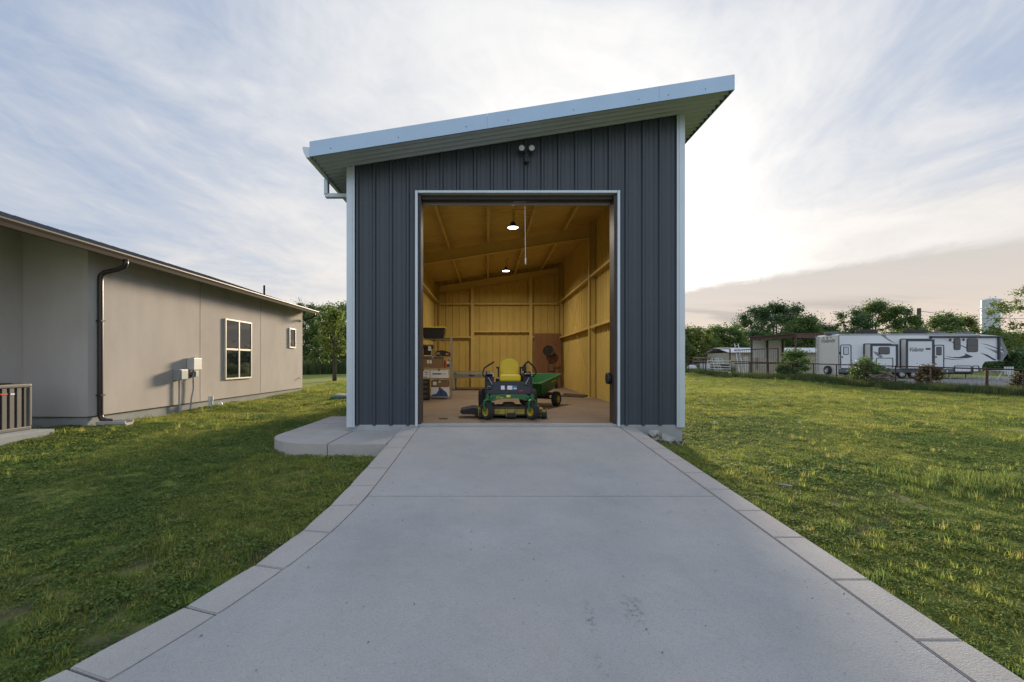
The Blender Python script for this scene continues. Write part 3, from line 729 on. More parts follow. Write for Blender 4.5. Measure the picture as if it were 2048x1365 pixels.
# ------------------------------------------------------------------ zero-turn mower (faces the camera)
mw = thing('riding_mower', 'green and yellow zero-turn riding mower with a bright yellow seat, in the shed doorway', 'mower', (.435, 8.85, FZ))
def mp(name, bm, m, par=None, **k): return obj(name, bm, m, par or mw, **k)
def wheel(par, name, c, r, w, ang, tm='rubber', rm='mower_yellow', hub=.55):
    bm = B(); lathe(bm, [(r * hub, -w * .42), (r * .80, -w / 2), (r * .95, -w * .40), (r, -w * .2), (r, w * .2), (r * .95, w * .40), (r * .80, w / 2), (r * hub, w * .42)], 'X', 26, caps=False)
    bm.faces.ensure_lookup_table()
    wh = obj(name, bm, tm, par, c, (0, 0, ang), True)
    bm = B(); lathe(bm, [(0, -w * .30), (r * .2, -w * .34), (r * .22, -w * .24), (r * .45, -w * .22), (r * .57, -w * .43), (r * .60, -w * .43), (r * .60, w * .43), (r * .57, w * .43), (r * .45, w * .22), (r * .22, w * .24), (r * .2, w * .34), (0, w * .30)], 'X', 22)
    obj('rim', bm, rm, wh); return wh
for s, a in ((-1, R(38)), (1, R(38))):
    cx = s * .435
    w_ = wheel(mw, 'caster_wheel', (cx, .02, .165), .165, .13, a)
    bm = B(); cyl(bm, (cx, .0, .385), (cx, .0, .475), .038, .038, 14); box(bm, (cx, 0, .485), (.05, .05, .02), None, .008); mp('caster_pivot', bm, 'mower_green')
    for q in (-1, 1):
        ca, sa = math.cos(a), math.sin(a)
        ox, oy = q * .085 * ca, q * .085 * sa
        bm = tube(B(), [(cx, 0, .40), (cx + ox * .9, oy * .9, .37), (cx + ox, .02 + oy, .27), (cx + ox, .02 + oy, .165)], [.028, .026, .022, .02], 8); mp('caster_fork', bm, 'mower_green')
    bm = box(B(), (s * .385, .07, .43), (.13, .10, .06), (0, 0, s * .25), .012); mp('front_arm', bm, 'mower_green')
bar = [(-.355, .37), (-.30, .375), (-.16, .41), (.16, .41), (.30, .375), (.355, .37), (.355, .46), (.31, .485), (-.31, .485), (-.355, .46)]
fb = mp('front_frame', prism_xz(bar, .05, .12), 'mower_green')
text('lettering', 'ZTrak', .055, 'lettering_yellow', fb, (-.20, .047, .43), (R(90), 0, 0), .2, .002)
mp('badge', prism_xz(rrect(-.065, .015, .435, .478, .01), .040, .050), 'lettering_yellow', fb)
mp('frame_rail', bx(-.36, -.28, .12, 1.15, .36, .44), 'mower_navy'); mp('frame_rail', bx(.28, .36, .12, 1.15, .36, .44), 'mower_navy')
# foot deck and front panel
mp('foot_platform', bx(-.36, .36, .12, .60, .455, .475, .006), 'mower_navy')
fp = mp('front_panel', prism_yz([(.42, .48), (.50, .72), (.56, .72), (.56, .48)], -.44, .44), 'mower_navy')
for x0, x1, m in ((-.16, -.085, 'sticker'), (-.07, -.045, 'sticker_red'), (-.03, .075, 'sticker'), (.09, .165, 'sticker_blue'), (.095, .16, 'sticker')):
    zz = (.56, .64) if m == 'sticker' and x1 - x0 > .07 else ((.575, .60) if x0 != .09 else (.555, .64))
    if (x0, x1) == (.095, .16): zz = (.575, .595)
    off = .004 if (x0, x1) != (.095, .16) else .009
    bm = B(); prism(bm, [(x0, zz[0]), (x1, zz[0]), (x1, zz[1]), (x0, zz[1])], lambda a, b: (a, .42 + (b - .48) / 3 - off, b), lambda a, b: (a, .42 + (b - .48) / 3 - .001, b)); mp('warning_sticker', bm, m, fp)
bm = B(); prism(bm, [(.20, .53), (.29, .53), (.29, .545), (.20, .545)], lambda a, b: (a, .42 + (b - .48) / 3 - .005, b), lambda a, b: (a, .42 + (b - .48) / 3 - .001, b)); mp('warning_sticker', bm, 'sticker_red', fp)
# fenders / fuel tanks
for s in (-1, 1):
    pl = [(.45, .46), (.47, .66), (.60, .84), (.78, .90), (1.10, .90), (1.22, .80), (1.22, .55), (1.0, .50), (.7, .46)]
    bm = prism_yz(pl, s * .30, s * .49); bmesh.ops.bevel(bm, geom=bm.edges[:], offset=.02, segments=2, affect='EDGES'); fd = mp('fender', bm, 'mower_navy')
    bm = box(B(), (s * .40, .70, .885), (.15, .22, .05), (R(12), 0, 0), .02); mp('control_console', bm, 'blackgloss', fd)
    bm = tube(B(), [(s * .42, .52, .80), (s * .34, .43, .665)], .013, 8); mp('damper_rod', bm, 'steel')
bm = box(B(), (-.40, .455, .60), (.11, .03, .09), (R(-12), 0, 0), .02); mp('tool_pocket', bm, 'black'); 
bm = tube(B(), [(-.44, .44, .575), (-.44, .44, .63), (-.365, .44, .63)], .006, 6); mp('pocket_rim', bm, 'steel')
# lap bars
mp('lap_bar', tube(B(), [(-.44, .68, .80), (-.52, .62, .84), (-.535, .60, .90), (-.50, .60, 1.00), (-.42, .60, 1.055), (-.36, .60, 1.09), (-.30, .60, 1.13)], [.013, .014, .014, .016, .019, .019, .017], 8), 'black')
mp('lap_bar', tube(B(), [(.42, .66, .80), (.52, .60, .83), (.575, .58, .90), (.545, .58, 1.0), (.46, .58, 1.09), (.41, .58, 1.135), (.36, .60, 1.10), (.30, .62, 1.02)], [.013, .015, .016, .017, .018, .022, .017, .014], 8), 'black')
mp('cup_holder', box(box(B(), (.34, .74, .98), (.09, .09, .11), None, .02), (.36, .78, 1.04), (.05, .06, .07), None, .01), 'black')
# seat
seat = mp('seat', box(B(), (.035, .80, .775), (.45, .46, .15), (R(-4), 0, 0), .055, 4), 'seat_yellow', smooth=True)
outl = [(-.165, -.22), (.165, -.22), (.20, -.12), (.205, .0)] + [(.205 * math.cos(R(q)), .07 + .175 * math.sin(R(q))) for q in range(10, 171, 16)] + [(-.205, .0), (-.20, -.12)]
bm = prism_xz(outl, -.055, .055); bmesh.ops.bevel(bm, geom=[e for e in bm.edges if abs(e.verts[0].co.y - e.verts[1].co.y) < .01], offset=.026, segments=3, affect='EDGES')
for v in bm.verts: v.co.y -= .03 * (v.co.x / .2) ** 2
bmesh.ops.transform(bm, matrix=Matrix.Translation((.035, 1.02, .96)) @ Euler((R(-10), 0, 0)).to_matrix().to_4x4(), verts=bm.verts)
sb = mp('seat_back', bm, 'seat_yellow', seat)
mp('seat_pad', prism(B(), [(x * .72, z * .72 + .97) for x, z in outl], lambda a, b: (a + .035, 1.02 - .068 + (b - .96) * .176, b), lambda a, b: (a + .035, 1.02 - .05 + (b - .96) * .176, b)), 'seat_yellow', seat)
for s in (-1, 1):
    mp('armrest', box(box(B(), (.035 + s * .235, .93, .90), (.03, .05, .20), None, .01), (.035 + s * .25, .86, 1.01), (.06, .28, .05), None, .018), 'black', seat)
mp('seat_base', bx(-.20, .27, .60, 1.02, .62, .705, .02), 'black')
mp('engine', box(box(B(), (0, 1.34, .62), (.50, .40, .30), None, .05), (0, 1.34, .80), (.30, .28, .10), None, .04), 'black')
for s in (-1, 1): wheel(mw, 'rear_wheel', (s * .50, 1.10, .275), .275, .26, 0)
# cutting deck
dk = [(-.62, .25), (-.55, .20), (-.30, .165), (-.12, .15), (.12, .15), (.30, .165), (.60, .19), (.68, .26), (.70, .55), (.60, .85), (-.55, .85), (-.66, .60)]
bm = prism_xy(dk, .09, .19); bmesh.ops.bevel(bm, geom=bm.edges[:], offset=.012, segments=2, affect='EDGES'); deck = mp('cutting_deck', bm, 'mower_yellow')
mp('deck_top', prism_xy([(x * .9, .55 + (y - .55) * .8) for x, y in dk], .19, .235), 'grime', deck)
for x in (-.42, 0, .45): mp('spindle_cover', lathe(B(), [(.13, .235), (.13, .28), (.10, .30), (0, .30)], 'Z', 16, (x, .5, 0)), 'grime', deck)
mp('deck_skirt', prism_xy([(x * 1.012, .5 + (y - .5) * 1.02) for x, y in dk], .065, .092), 'black', deck)
for x, y, w in ((-.565, .14, .085), (.69, .17, .09), (.03, .10, .17)):
    mp('anti_scalp_roller', cyl(B(), (x - w / 2, y, .072), (x + w / 2, y, .072), .066 if w < .1 else .05, seg=16), 'rubber', deck)
    for q in (-1, 1): mp('roller_bracket', bx(x + q * (w / 2 + .006) - .005, x + q * (w / 2 + .006) + .005, y - .02, y + .14, .05, .20), 'mower_yellow', deck)
bm = B(); prism(bm, [(-.98, .11), (-.94, .08), (-.63, .07), (-.63, .19), (-.72, .21), (-.98, .155)], lambda a, b: (a, .26, b), lambda a, b: (a, .66, b + .02))
mp('discharge_chute', bm, 'rubber', deck)

# ------------------------------------------------------------------ dump cart
ct = thing('dump_cart', 'green tub dump cart with yellow-hubbed wheels behind the mower', 'cart', (1.30, 11.75, FZ), R(-32))
def cp(name, bm, m, par=None, **k): return obj(name, bm, m, par or ct, **k)
bm = B()      # tub: outer and inner shells, x = width, y = length
def ring(w, l, z, y0=0): return [(-w, -l + y0, z), (w, -l + y0, z), (w, l + y0, z), (-w, l + y0, z)]
rs = [ring(.30, .42, .36), ring(.42, .64, .70), ring(.445, .665, .70), ring(.445, .665, .672), ring(.43, .65, .672), ring(.405, .625, .70 - .015), ring(.29, .41, .375)]
rs = [ring(.29, .41, .345), ring(.42, .64, .68), ring(.45, .67, .68), ring(.45, .67, .71), ring(.405, .625, .71), ring(.285, .405, .36)]
rv_ = [[bm.verts.new(p) for p in r_] for r_ in rs]
for a, b in zip(rv_, rv_[1:]):
    for k in range(4): bm.faces.new((a[k], a[(k + 1) % 4], b[(k + 1) % 4], b[k]))
bm.faces.new(rv_[0][::-1]); bm.faces.new(rv_[-1])
bmesh.ops.bevel(bm, geom=[e for e in bm.edges if abs(e.verts[0].co.z - e.verts[1].co.z) > .1], offset=.05, segments=3, affect='EDGES')
tub = cp('tub', bm, 'cart_green', loc=(0, 0, .02), rot=(R(9), 0, 0))
cp('frame', bx(-.30, .30, -.35, .40, .27, .335, .01), 'black'); cp('drawbar', tube(B(), [(0, -.30, .29), (0, -.9, .30), (0, -1.25, .32)], .025, 8), 'black')
cp('axle', cyl(B(), (-.50, .12, .19), (.50, .12, .19), .018, seg=10), 'black'); cp('axle_bracket', bx(-.25, .25, .06, .18, .18, .28), 'black')
for s in (-1, 1): wheel(ct, 'wheel', (s * .46, .12, .19), .19, .15, 0, hub=.5)
cp('side_decal', prism(B(), [(.05, .585), (.30, .585), (.30, .615), (.05, .615)], lambda a, b: (.29 + (b - .345) * .388 + .016, a, b), lambda a, b: (.29 + (b - .345) * .388 + .004, a, b)), 'lettering_yellow', tub)

# ------------------------------------------------------------------ shelf rack and its goods
SX0, SX1, SHY0, SHY1 = -2.30, -1.11, 13.75, 14.22
rk = thing('wire_shelf', 'chrome wire shelving rack loaded with boxes along the shed wall', 'shelf', (0, 13.98, FZ)); RO = Vector((0, 13.98, FZ))
def rp(name, bm, m): bmesh.ops.translate(bm, vec=-RO, verts=bm.verts); return obj(name, bm, m, rk)
for x in (SX0, SX1):
    for y in (SHY0, SHY1): rp('post', cyl(B(), (x, y, FZ), (x, y, 2.48), .016, seg=10), 'steel')
levels = [.68, 1.245, 1.57, 1.915, 2.44]
for z in levels:
    bm = B()
    for y in np.linspace(SHY0, SHY1, 9): cyl(bm, (SX0, y, z - .012), (SX1, y, z - .012), .005, seg=5)
    for y in (SHY0, SHY1):
        cyl(bm, (SX0, y, z - .035), (SX1, y, z - .035), .005, seg=5)
    for x in (SX0, SX1): cyl(bm, (x, SHY0, z - .02), (x, SHY1, z - .02), .006, seg=5)
    rp('wire_deck', bm, 'steel')
L0 = [z - .006 for z in levels]
t = thing('storage_tote', 'black plastic tote with yellow lid on top of the wire shelf', 'tote', (X(868, 13.95), 13.98, L0[4]))
bm = B(); a = [bm.verts.new(p) for p in ((-.29, -.18, 0), (.29, -.18, 0), (.29, .18, 0), (-.29, .18, 0))]; b = [bm.verts.new(p) for p in ((-.34, -.22, .33), (.34, -.22, .33), (.34, .22, .33), (-.34, .22, .33))]
bm.faces.new(a[::-1]); bm.faces.new(b)
for k in range(4): bm.faces.new((a[k], a[(k + 1) % 4], b[(k + 1) % 4], b[k]))
bmesh.ops.bevel(bm, geom=bm.edges[:], offset=.02, segments=2, affect='EDGES'); obj('bin', bm, 'black', t)
obj('lid', box(B(), (0, 0, .345), (.71, .47, .035), None, .012), 'tote_lid', t)
def carton(x0, x1, z, h, d, mt, label, name='carton', y0=None):
    y0 = y0 or SHY0 + .03
    t = thing(name, label, 'box', ((x0 + x1) / 2, y0 + d / 2, z)); w = x1 - x0
    obj('body', bx(-w / 2, w / 2, -d / 2, d / 2, 0, h, .004), mt, t); obj('tape', bx(-.03, .03, -d / 2 - .0015, d / 2 + .0015, h - .05, h + .0015), 'cardboard' if mt != 'cardboard' else 'white_card', t)
    return t, w, d
xx = lambda px: X(px, 13.8)
t, w, d = carton(xx(846), xx(885), L0[2], .33, .38, 'cardboard', 'brown cardboard box with two white labels on the wire shelf')
for x in (-.14, -.06): obj('shipping_label', bx(x - .03, x + .03, -d / 2 - .003, -d / 2, .12, .22), 'white_card', t)
t, w, d = carton(xx(833), xx(859.5), L0[1], .27, .40, 'white_card', 'small white printed box at the jamb end of the wire shelf')
for z0, x0, x1, m in ((.21, -.12, -.05, 'print_dark'), (.02, .02, .12, 'print_blue'), (.17, .06, .14, 'print_dark'), (.11, .06, .14, 'sticker_red')):
    obj('print', bx(x0, x1, -d / 2 - .003, -d / 2, z0, z0 + .02), m, t)
t, w, d = carton(xx(860.5), xx(896), L0[1], .27, .40, 'white_card', 'wide white box with blue printing on the wire shelf')
obj('print', bx(-.20, .06, -d / 2 - .003, -d / 2, .11, .15), 'print_blue', t); obj('print', bx(.06, .22, -d / 2 - .003, -d / 2, .125, .135), 'print_blue', t)
tag(obj('foam_board', bx(xx(840), xx(893), SHY0 + .05, SHY1 - .03, L0[1] + .272, L0[1] + .298, .004), 'foam'), 'flat yellowish board lying on the white boxes', 'board')
t, w, d = carton(xx(862), xx(897), .97, .19, .38, 'cardboard', 'open brown box on top of the blue-pictured carton')
obj('shipping_label', bx(-.20, -.10, -d / 2 - .003, -d / 2, .06, .16), 'white_card', t)
t, w, d = carton(xx(862.5), xx(897), L0[0], .29, .40, 'white_card', 'white carton with a blue vacuum picture on the bottom shelf')
obj('picture', prism_xz([(-.25, .01), (.24, .01), (.24, .06), (.19, .15), (.08, .22), (.10, .25), (-.05, .25), (-.03, .21), (-.10, .10), (-.25, .06)], -d / 2 - .003, -d / 2), 'print_blue', t)
obj('print', bx(.02, .06, -d / 2 - .005, -d / 2 - .0032, .06, .20), 'print_dark', t)
t = thing('milk_crate', 'black plastic crate standing in front of the wire shelf', 'crate', (xx(851), 13.50, FZ))
obj('body', bx(-.16, .16, -.16, .16, 0, .62, .01), 'black', t)
for z in (.12, .26, .40, .54):
    obj('slot', bx(-.12, .12, -.163, -.160, z - .03, z + .03), 'ac_coil', t)
t = thing('generator', 'black portable engine unit on the second shelf', 'machine', (xx(855), 13.95, L0[3]))
obj('tank', box(B(), (0, 0, .27), (.30, .30, .10), None, .03), 'black', t); obj('engine_block', box(B(), (-.02, 0, .13), (.22, .26, .20), None, .03), 'black', t)
obj('frame', tube(tube(B(), [(-.16, -.17, 0), (-.16, -.17, .34), (.16, -.17, .34), (.16, -.17, 0)], .012, 6), [(-.16, .17, 0), (-.16, .17, .34), (.16, .17, .34), (.16, .17, 0)], .012, 6), 'black', t); obj('panel', bx(.02, .11, -.155, -.135, .16, .30), 'util_white', t)
t = thing('chainsaw', 'black and orange chainsaw lying on the second shelf', 'chainsaw', (xx(884), 13.95, L0[3]))
obj('body', prism_xz([(-.02, 0), (.26, 0), (.27, .09), (.10, .16), (-.05, .18), (-.10, .14)], -.09, .09), 'black', t)
obj('handle', tube(B(), [(-.05, 0, .16), (-.17, 0, .14), (-.22, 0, .07), (-.18, 0, .02), (-.02, 0, .03)], .018, 8), 'black', t); obj('guide_bar', bx(-.30, -.04, .07, .078, .02, .08), 'steel', t); obj('cover', box(B(), (.16, -.095, .06), (.10, .02, .06), None, .01), 'orange_plastic', t)
t = thing('spray_can', 'red spray can beside the brown cardboard box', 'can', (xx(890), SHY0 + .09, L0[2])); obj('body', lathe(B(), [(0, 0), (.035, 0), (.035, .19), (.02, .22), (0, .22)], 'Z', 14), 'red_plastic', t); obj('cap', lathe(B(), [(.024, .215), (.024, .26), (0, .26)], 'Z', 12), 'util_white', t)
t = thing('paint_jug', 'pale plastic jug with dark label beside the red can', 'jug', (xx(896.5), SHY0 + .10, L0[2])); obj('body', box(B(), (0, 0, .10), (.10, .10, .20), None, .02), 'util_white', t); obj('label_band', bx(-.045, .045, -.053, -.050, .02, .10), 'print_dark', t); obj('cap', cyl(B(), (0, 0, .2), (0, 0, .235), .02, seg=10), 'black', t)

# ------------------------------------------------------------------ work table, plywood, hand truck, mat
t = thing('work_table', 'steel-legged work table with dark glass top near the back wall', 'table', (X(944, 18.2), 18.2, FZ))
obj('table_top', bx(-.80, .80, -.20, .85, .735, .76, .005), 'blackgloss', t); obj('top_rim', bx(-.80, .80, -.215, -.20, .70, .765), 'util_grey', t)
for x, y in ((-.70, -.12), (.68, -.12), (-.70, .75), (.68, .75)):
    l = obj('leg', bx(x - .028, x + .028, y - .028, y + .028, 0.03, .735), 'util_grey', t); obj('foot', bx(x - .04, x + .04, y - .04, y + .04, 0, .03), 'black', l)
ap = obj('apron', bx(-.67, .65, -.14, -.12, .50, .65), 'util_grey', t); obj('name_plate', bx(-.13, .10, -.147, -.14, .56, .61), 'print_dark', ap)
px0, px1 = X(1070, 20.2), X(1123, 20.2)
ply = thing('plywood_sheet', 'reddish plywood sheet with dark knots leaning on the back wall', 'plywood', ((px0 + px1) / 2, 20.28, FZ)); ply.rotation_euler = (R(-3.5), 0, 0)
obj('board', bx(-.60, .60, -.012, .012, 0, 2.42), 'plywood', ply)
for i in range(16): obj('knot', lathe(B(), [(0, -.0135), (.03, -.0135), (.03, -.012)], 'Y', 10, (random.uniform(-.52, .52), 0, random.uniform(.3, 2.3))), 'knot', ply)
t = thing('wall_disc', 'black round disc hung on the plywood sheet', 'disc', (X(1097, 20.05), 20.07, Z(702, 20.05))); t.rotation_euler = (R(-3.5), 0, 0)
obj('disc', lathe(B(), [(0, 0), (.20, 0), (.235, -.03), (.235, -.05), (.19, -.035), (0, -.04)], 'Y', 24, (0, .03, 0)), 'black', t); obj('hook', tube(B(), [(0, .04, .20), (0, .0, .24), (0, .10, .26)], .01, 6), 'steel', t)
t = thing('hand_truck', 'black hand truck leaning against the plywood sheet', 'hand truck', (X(1103, 19.6), 19.62, FZ), R(10))
for s in (-1, 1):
    obj('rail', tube(B(), [(s * .11 - .02, -.06, .05), (s * .12 + .06, .22, 1.0), (s * .12 + .10, .33, 1.35), (s * .12 + .14, .25, 1.42)], .022, 8), 'black', t); wheel(t, 'wheel', (s * .22, 0, .13), .13, .06, 0, rm='black')
for z in (.30, .72, 1.08): obj('crossbar', bx(-.16 + z * .06, .16 + z * .06, -.05 + z * .27, -.03 + z * .27, z - .02, z + .02), 'black', t)
obj('toe_plate', bx(-.22, .20, -.26, -.03, .01, .025), 'black', t)
obj('grip', tube(B(), [(-.06, .25, 1.42), (.10, .20, 1.45), (.30, .25, 1.42)], .022, 8), 'black', t)
tag(obj('floor_mat', prism_xy([(X(1122, 14.9), 14.9), (X(1165, 14.4), 14.4), (X(1182, 15.2), 15.2), (X(1130, 16.2), 16.2)], FZ + .003, FZ + .02), 'black'), 'black rubber mat lying on the shed floor by the column', 'mat')
tag(obj('rag', prism_xy([(X(880, 8.9) + a, 8.95 + b) for a, b in ((0, 0), (.10, -.03), (.15, .05), (.09, .12), (.02, .10), (-.03, .05))], FZ + .001, FZ + .018), 'grime'), 'crumpled dark rag on the shed floor beside the mower chute', 'rag')

# ------------------------------------------------------------------ house
HWX, HY0, HY1, HRX = -8.40, 9.56, 20.65, -9.77
EX, EZ, PT, RID = -7.92, 4.07, .333, 5.0     # eave, its height, pitch, run to the ridge
def ZR(x): return EZ - .03 + (EX - x) * PT
hs = thing('stucco_house', 'beige stucco house with a low dark metal roof across the lawn', 'house', (HWX, HY0, .36)); HO = Vector((HWX, HY0, .36))
def hp(name, bm, m, par=None, **k): bmesh.ops.translate(bm, vec=-HO, verts=bm.verts); return obj(name, bm, m, par or hs, **k)
XB = EX - 2 * RID; RY_0 = 6.7
wall_side = hp('wall', bx(HWX - .2, HWX, HY0, HY1, .575, ZR(HWX) - .06), 'stucco')
pl = [(HRX - .1, .575), (HWX - .201, .575), (HWX - .201, ZR(HWX - .2) - .06), (HRX - .1, ZR(HRX - .1) - .06)]
hp('wall', prism_xz(pl, HY0, HY0 + .2), 'stucco')
hp('wall', bx(HRX - .2, HRX, 7.0, HY0 - .002, .575, ZR(HRX) - .06), 'stucco')
hp('wall', prism_xz([(HRX - .201, .575), (XB + .6, .575), (XB + .6, ZR(HWX) - .06), (EX - RID, ZR(EX - RID) - .06), (HRX - .201, ZR(HRX - .2) - .06)], 7.0, 7.2), 'stucco')
hp('wall', prism_xz([(HWX - .201, .575), (XB + .6, .575), (XB + .6, ZR(HWX) - .06), (EX - RID, ZR(EX - RID) - .06), (HWX - .201, ZR(HWX - .2) - .06)], HY1 - .2, HY1 - .001), 'stucco')
hp('foundation', bx(HWX - .22, HWX - .025, HY0 + .02, HY1 - .02, -.1, .573), 'concrete_form')
hp('foundation', bx(HRX - .12, HWX - .221, HY0 + .022, HY0 + .2, -.1, .572), 'concrete_form'); hp('foundation', bx(HRX - .2, HRX - .025, 7.02, HY0 + .02, -.1, .571), 'concrete_form')
for y in (14.0 - .7, X(521, 1) * 0 + 910 * 8.4 / (975 - 521)):
    hp('control_joint', bx(HWX + .0005, HWX + .003, y - .008, y + .008, .58, ZR(HWX) - .10), 'groove')
hp('weep_screed', bx(HWX - .02, HWX + .012, HY0 - .012, HY1, .566, .5745), 'brown_metal'); hp('weep_screed', bx(HRX, HWX - .021, HY0 - .012, HY0, .566, .5745), 'brown_metal')
# roof: standing seam pans
RY_0, RY_1 = 6.7, HY1 + .42
rf = hp('roof', prism_xz([(EX, ZR(EX) - .05), (EX, ZR(EX)), (EX - RID, ZR(EX - RID)), (XB, ZR(EX)), (XB, ZR(EX) - .05), (EX - RID, ZR(EX - RID) - .05)], RY_0, RY_1), 'houseroof')
y = RY_0 + .2
while y < RY_1:
    bm = B(); prism(bm, [(EX + .01, ZR(EX)), (EX - RID, ZR(EX - RID)), (EX - RID, ZR(EX - RID) + .03), (EX + .01, ZR(EX) + .03)], lambda a, b: (a, y - .008, b), lambda a, b: (a, y + .008, b)); hp('roof_seam', bm, 'houseroof', rf); rf_last = y; y += .46
for o in [o for o in bpy.data.objects if o.name.startswith('roof_seam')]: pass
hp('soffit', prism_xz([(EX - .01, ZR(EX) - .06), (HRX - .2, ZR(HRX - .2) - .06), (HRX - .2, ZR(HRX - .2) - .08), (EX - .01, ZR(EX) - .08)], RY_0, RY_1 - .02), 'stucco')
gq = [(EX + .002, EZ + .0), (EX + .002, EZ - .14), (EX + .07, EZ - .14), (EX + .095, EZ - .08), (EX + .125, EZ - .03), (EX + .125, EZ - .005), (EX + .108, EZ - .005), (EX + .108, EZ - .03), (EX + .08, EZ - .075), (EX + .06, EZ - .125), (EX + .014, EZ - .125), (EX + .014, EZ)]
hp('gutter', prism_xz(gq, RY_0, RY_1), 'gutter_brown')
hp('rake_trim', prism_xz([(EX, ZR(EX) - .10), (EX, ZR(EX) + .03), (EX - RID, ZR(EX - RID) + .03), (XB, ZR(EX) + .03), (XB, ZR(EX) - .10), (EX - RID, ZR(EX - RID) - .10)], RY_1, RY_1 + .02), 'brown_metal')
def dspout(y):
    gz = EZ - .14; wx = HWX + .055
    return [(EX + .05, y, gz + .03), (EX + .05, y, gz - .06), (EX + .02, y, gz - .13), (EX - .10, y - .02, gz - .20), (wx + .06, y - .06, gz - .27), (wx, y - .08, gz - .34), (wx, y - .09, gz - .46), (wx, y - .09, .60), (wx, y - .09, .56), (wx + .03, y - .09, .49), (wx + .10, y - .05, .455), (wx + .20, y, .44)]
hp('downspout', tube(B(), dspout(9.90), .052, 14), 'brown_metal', smooth=True)
hp('downspout', tube(B(), dspout(HY1 + .06)[:6], .045, 12), 'brown_metal', smooth=True)
for z in (1.0, 2.6): hp('pipe_strap', bx(HWX, HWX + .115, 9.75, 9.87, z, z + .025), 'brown_metal')
bm = B(); cyl(bm, (EX - 1.2, 18.6, ZR(EX - 1.2)), (EX - 1.2, 18.6, ZR(EX - 1.2) + .42), .045, seg=12); hp('vent_pipe', bm, 'black')
bm = tube(B(), [(HWX, 20.2, 1.02), (HWX + .08, 20.2, 1.02), (HWX + .08, 20.25, .98)], .016, 6); hp('hose_bib', bm, 'brown_metal')
def window(y0, y1, z0, z1, cols, rows):
    fw = .048
    f = hp('window', bx(HWX - .01, HWX + .004, y0 + .01, y1 - .01, z0 + .01, z1 - .01), 'curtain')
    bm = bx(HWX, HWX + .055, y0, y0 + fw, z0, z1, .004); bx(HWX, HWX + .055, y1 - fw, y1, z0, z1, .004, bm); bx(HWX, HWX + .054, y0 + fw, y1 - fw, z0, z0 + fw, .004, bm); bx(HWX, HWX + .054, y0 + fw, y1 - fw, z1 - fw, z1, .004, bm)
    if cols > 1: bx(HWX, HWX + .050, (y0 + y1) / 2 - .034, (y0 + y1) / 2 + .034, z0 + fw, z1 - fw, .004, bm)
    if rows > 1:
        for a, b in (((y0 + fw), (y0 + y1) / 2 - .034), ((y0 + y1) / 2 + .034, y1 - fw)): bx(HWX, HWX + .045, a, b, (z0 + z1) / 2 - .03, (z0 + z1) / 2 + .03, .004, bm)
    hp('window_frame', bm, 'window_frame', f)
    ys = [(y0 + fw, (y0 + y1) / 2 - .034), ((y0 + y1) / 2 + .034, y1 - fw)] if cols > 1 else [(y0 + fw, y1 - fw)]
    zs = [(z0 + fw, (z0 + z1) / 2 - .03, .018), ((z0 + z1) / 2 + .03, z1 - fw, .028)] if rows > 1 else [(z0 + fw, z1 - fw, .02)]
    for a, b in ys:
        for c, d, o in zs: hp('pane', bx(HWX + o, HWX + o + .006, a, b, c, d), 'glass', f)
    for ch in f.children: ch.location = (0, 0, 0)
yy = lambda px: 910 * 8.4 / (975 - px)
window(yy(448), yy(501), Z(760, yy(448)), Z(637, yy(448)), 2, 2)
window(yy(577), yy(589.5), 2.33, 3.17, 1, 1)
# utility boxes, conduits, clean-out pipes
t = thing('meter_box', 'grey utility box on a thin conduit fixed to the stucco wall', 'utility box', (HWX, yy(353), 1.24))
obj('box', bx(0.004, .20, -.16, .16, 0, .29, .02), 'util_grey', t); obj('cover', bx(.19, .225, -.14, .14, .01, .28, .02), 'util_grey', t); obj('conduit', tube(B(), [(.06, .02, .0), (.06, .02, -.9)], .022, 8), 'util_grey', t)
t = thing('cable_box', 'white utility box with red fittings and a bent conduit on the stucco wall', 'utility box', (HWX, yy(381), 1.50))
obj('box', bx(.004, .20, -.17, .19, 0, .34, .02), 'util_white', t); obj('conduit', tube(B(), [(.08, .0, 0), (.08, .0, -.55), (.07, -.07, -.8), (.06, -.10, -1.12)], .022, 8), 'util_grey', t); obj('side_box', bx(.004, .12, .05, .17, -.20, -.04, .01), 'util_grey', t); obj('cable', tube(B(), [(.05, -.12, 0), (.05, -.15, -.10), (.05, -.10, -.17), (.05, .05, -.12)], .012, 6), 'black', t)
for q in (-.06, 0, .06): obj('fitting', cyl(B(), (.08, q, .34), (.08, q, .365), .013, seg=8), 'red_plastic', t)
gy_ = yy(419); tag_pipe = thing('cleanout_pipe', 'upright white drain pipe stub in the grass by the house', 'pipe', (-8.12, 13.35, H(-8.12, 13.35) - .05))
obj('pipe', cyl(B(), (0, 0, 0), (0, 0, .38), .058, seg=16), 'pvc', tag_pipe); obj('cap', cyl(B(), (0, 0, .27), (0, 0, .40), .072, seg=16), 'pvc', tag_pipe)
t = thing('vent_cap', 'short white vent cap in the grass beside the drain pipe', 'pipe', (-8.0, 13.62, H(-8.0, 13.62) - .03)); obj('stub', cyl(B(), (0, 0, 0), (0, 0, .10), .045, seg=12), 'pvc', t); obj('cap', lathe(B(), [(.065, .08), (.07, .12), (.05, .17), (0, .19)], 'Z', 14), 'pvc', t)
t = thing('splash_block', 'grey concrete splash block under the brown downspout', 'splash block', (-8.02, 9.80, H(-8.0, 9.7) + .0), R(12))
bm = B(); box(bm, (0, 0, .03), (.55, .30, .06), None, .015); obj('tray', bm, 'concrete_edge', t)
for s in (-1, 1): obj('rim', bx(-.27, .27, s * .15 - .03, s * .15 + .03, .04, .11, .015), 'concrete_edge', t)
obj('end_rim', bx(-.30, -.24, -.119, .119, .05, .10, .01), 'concrete_edge', t)
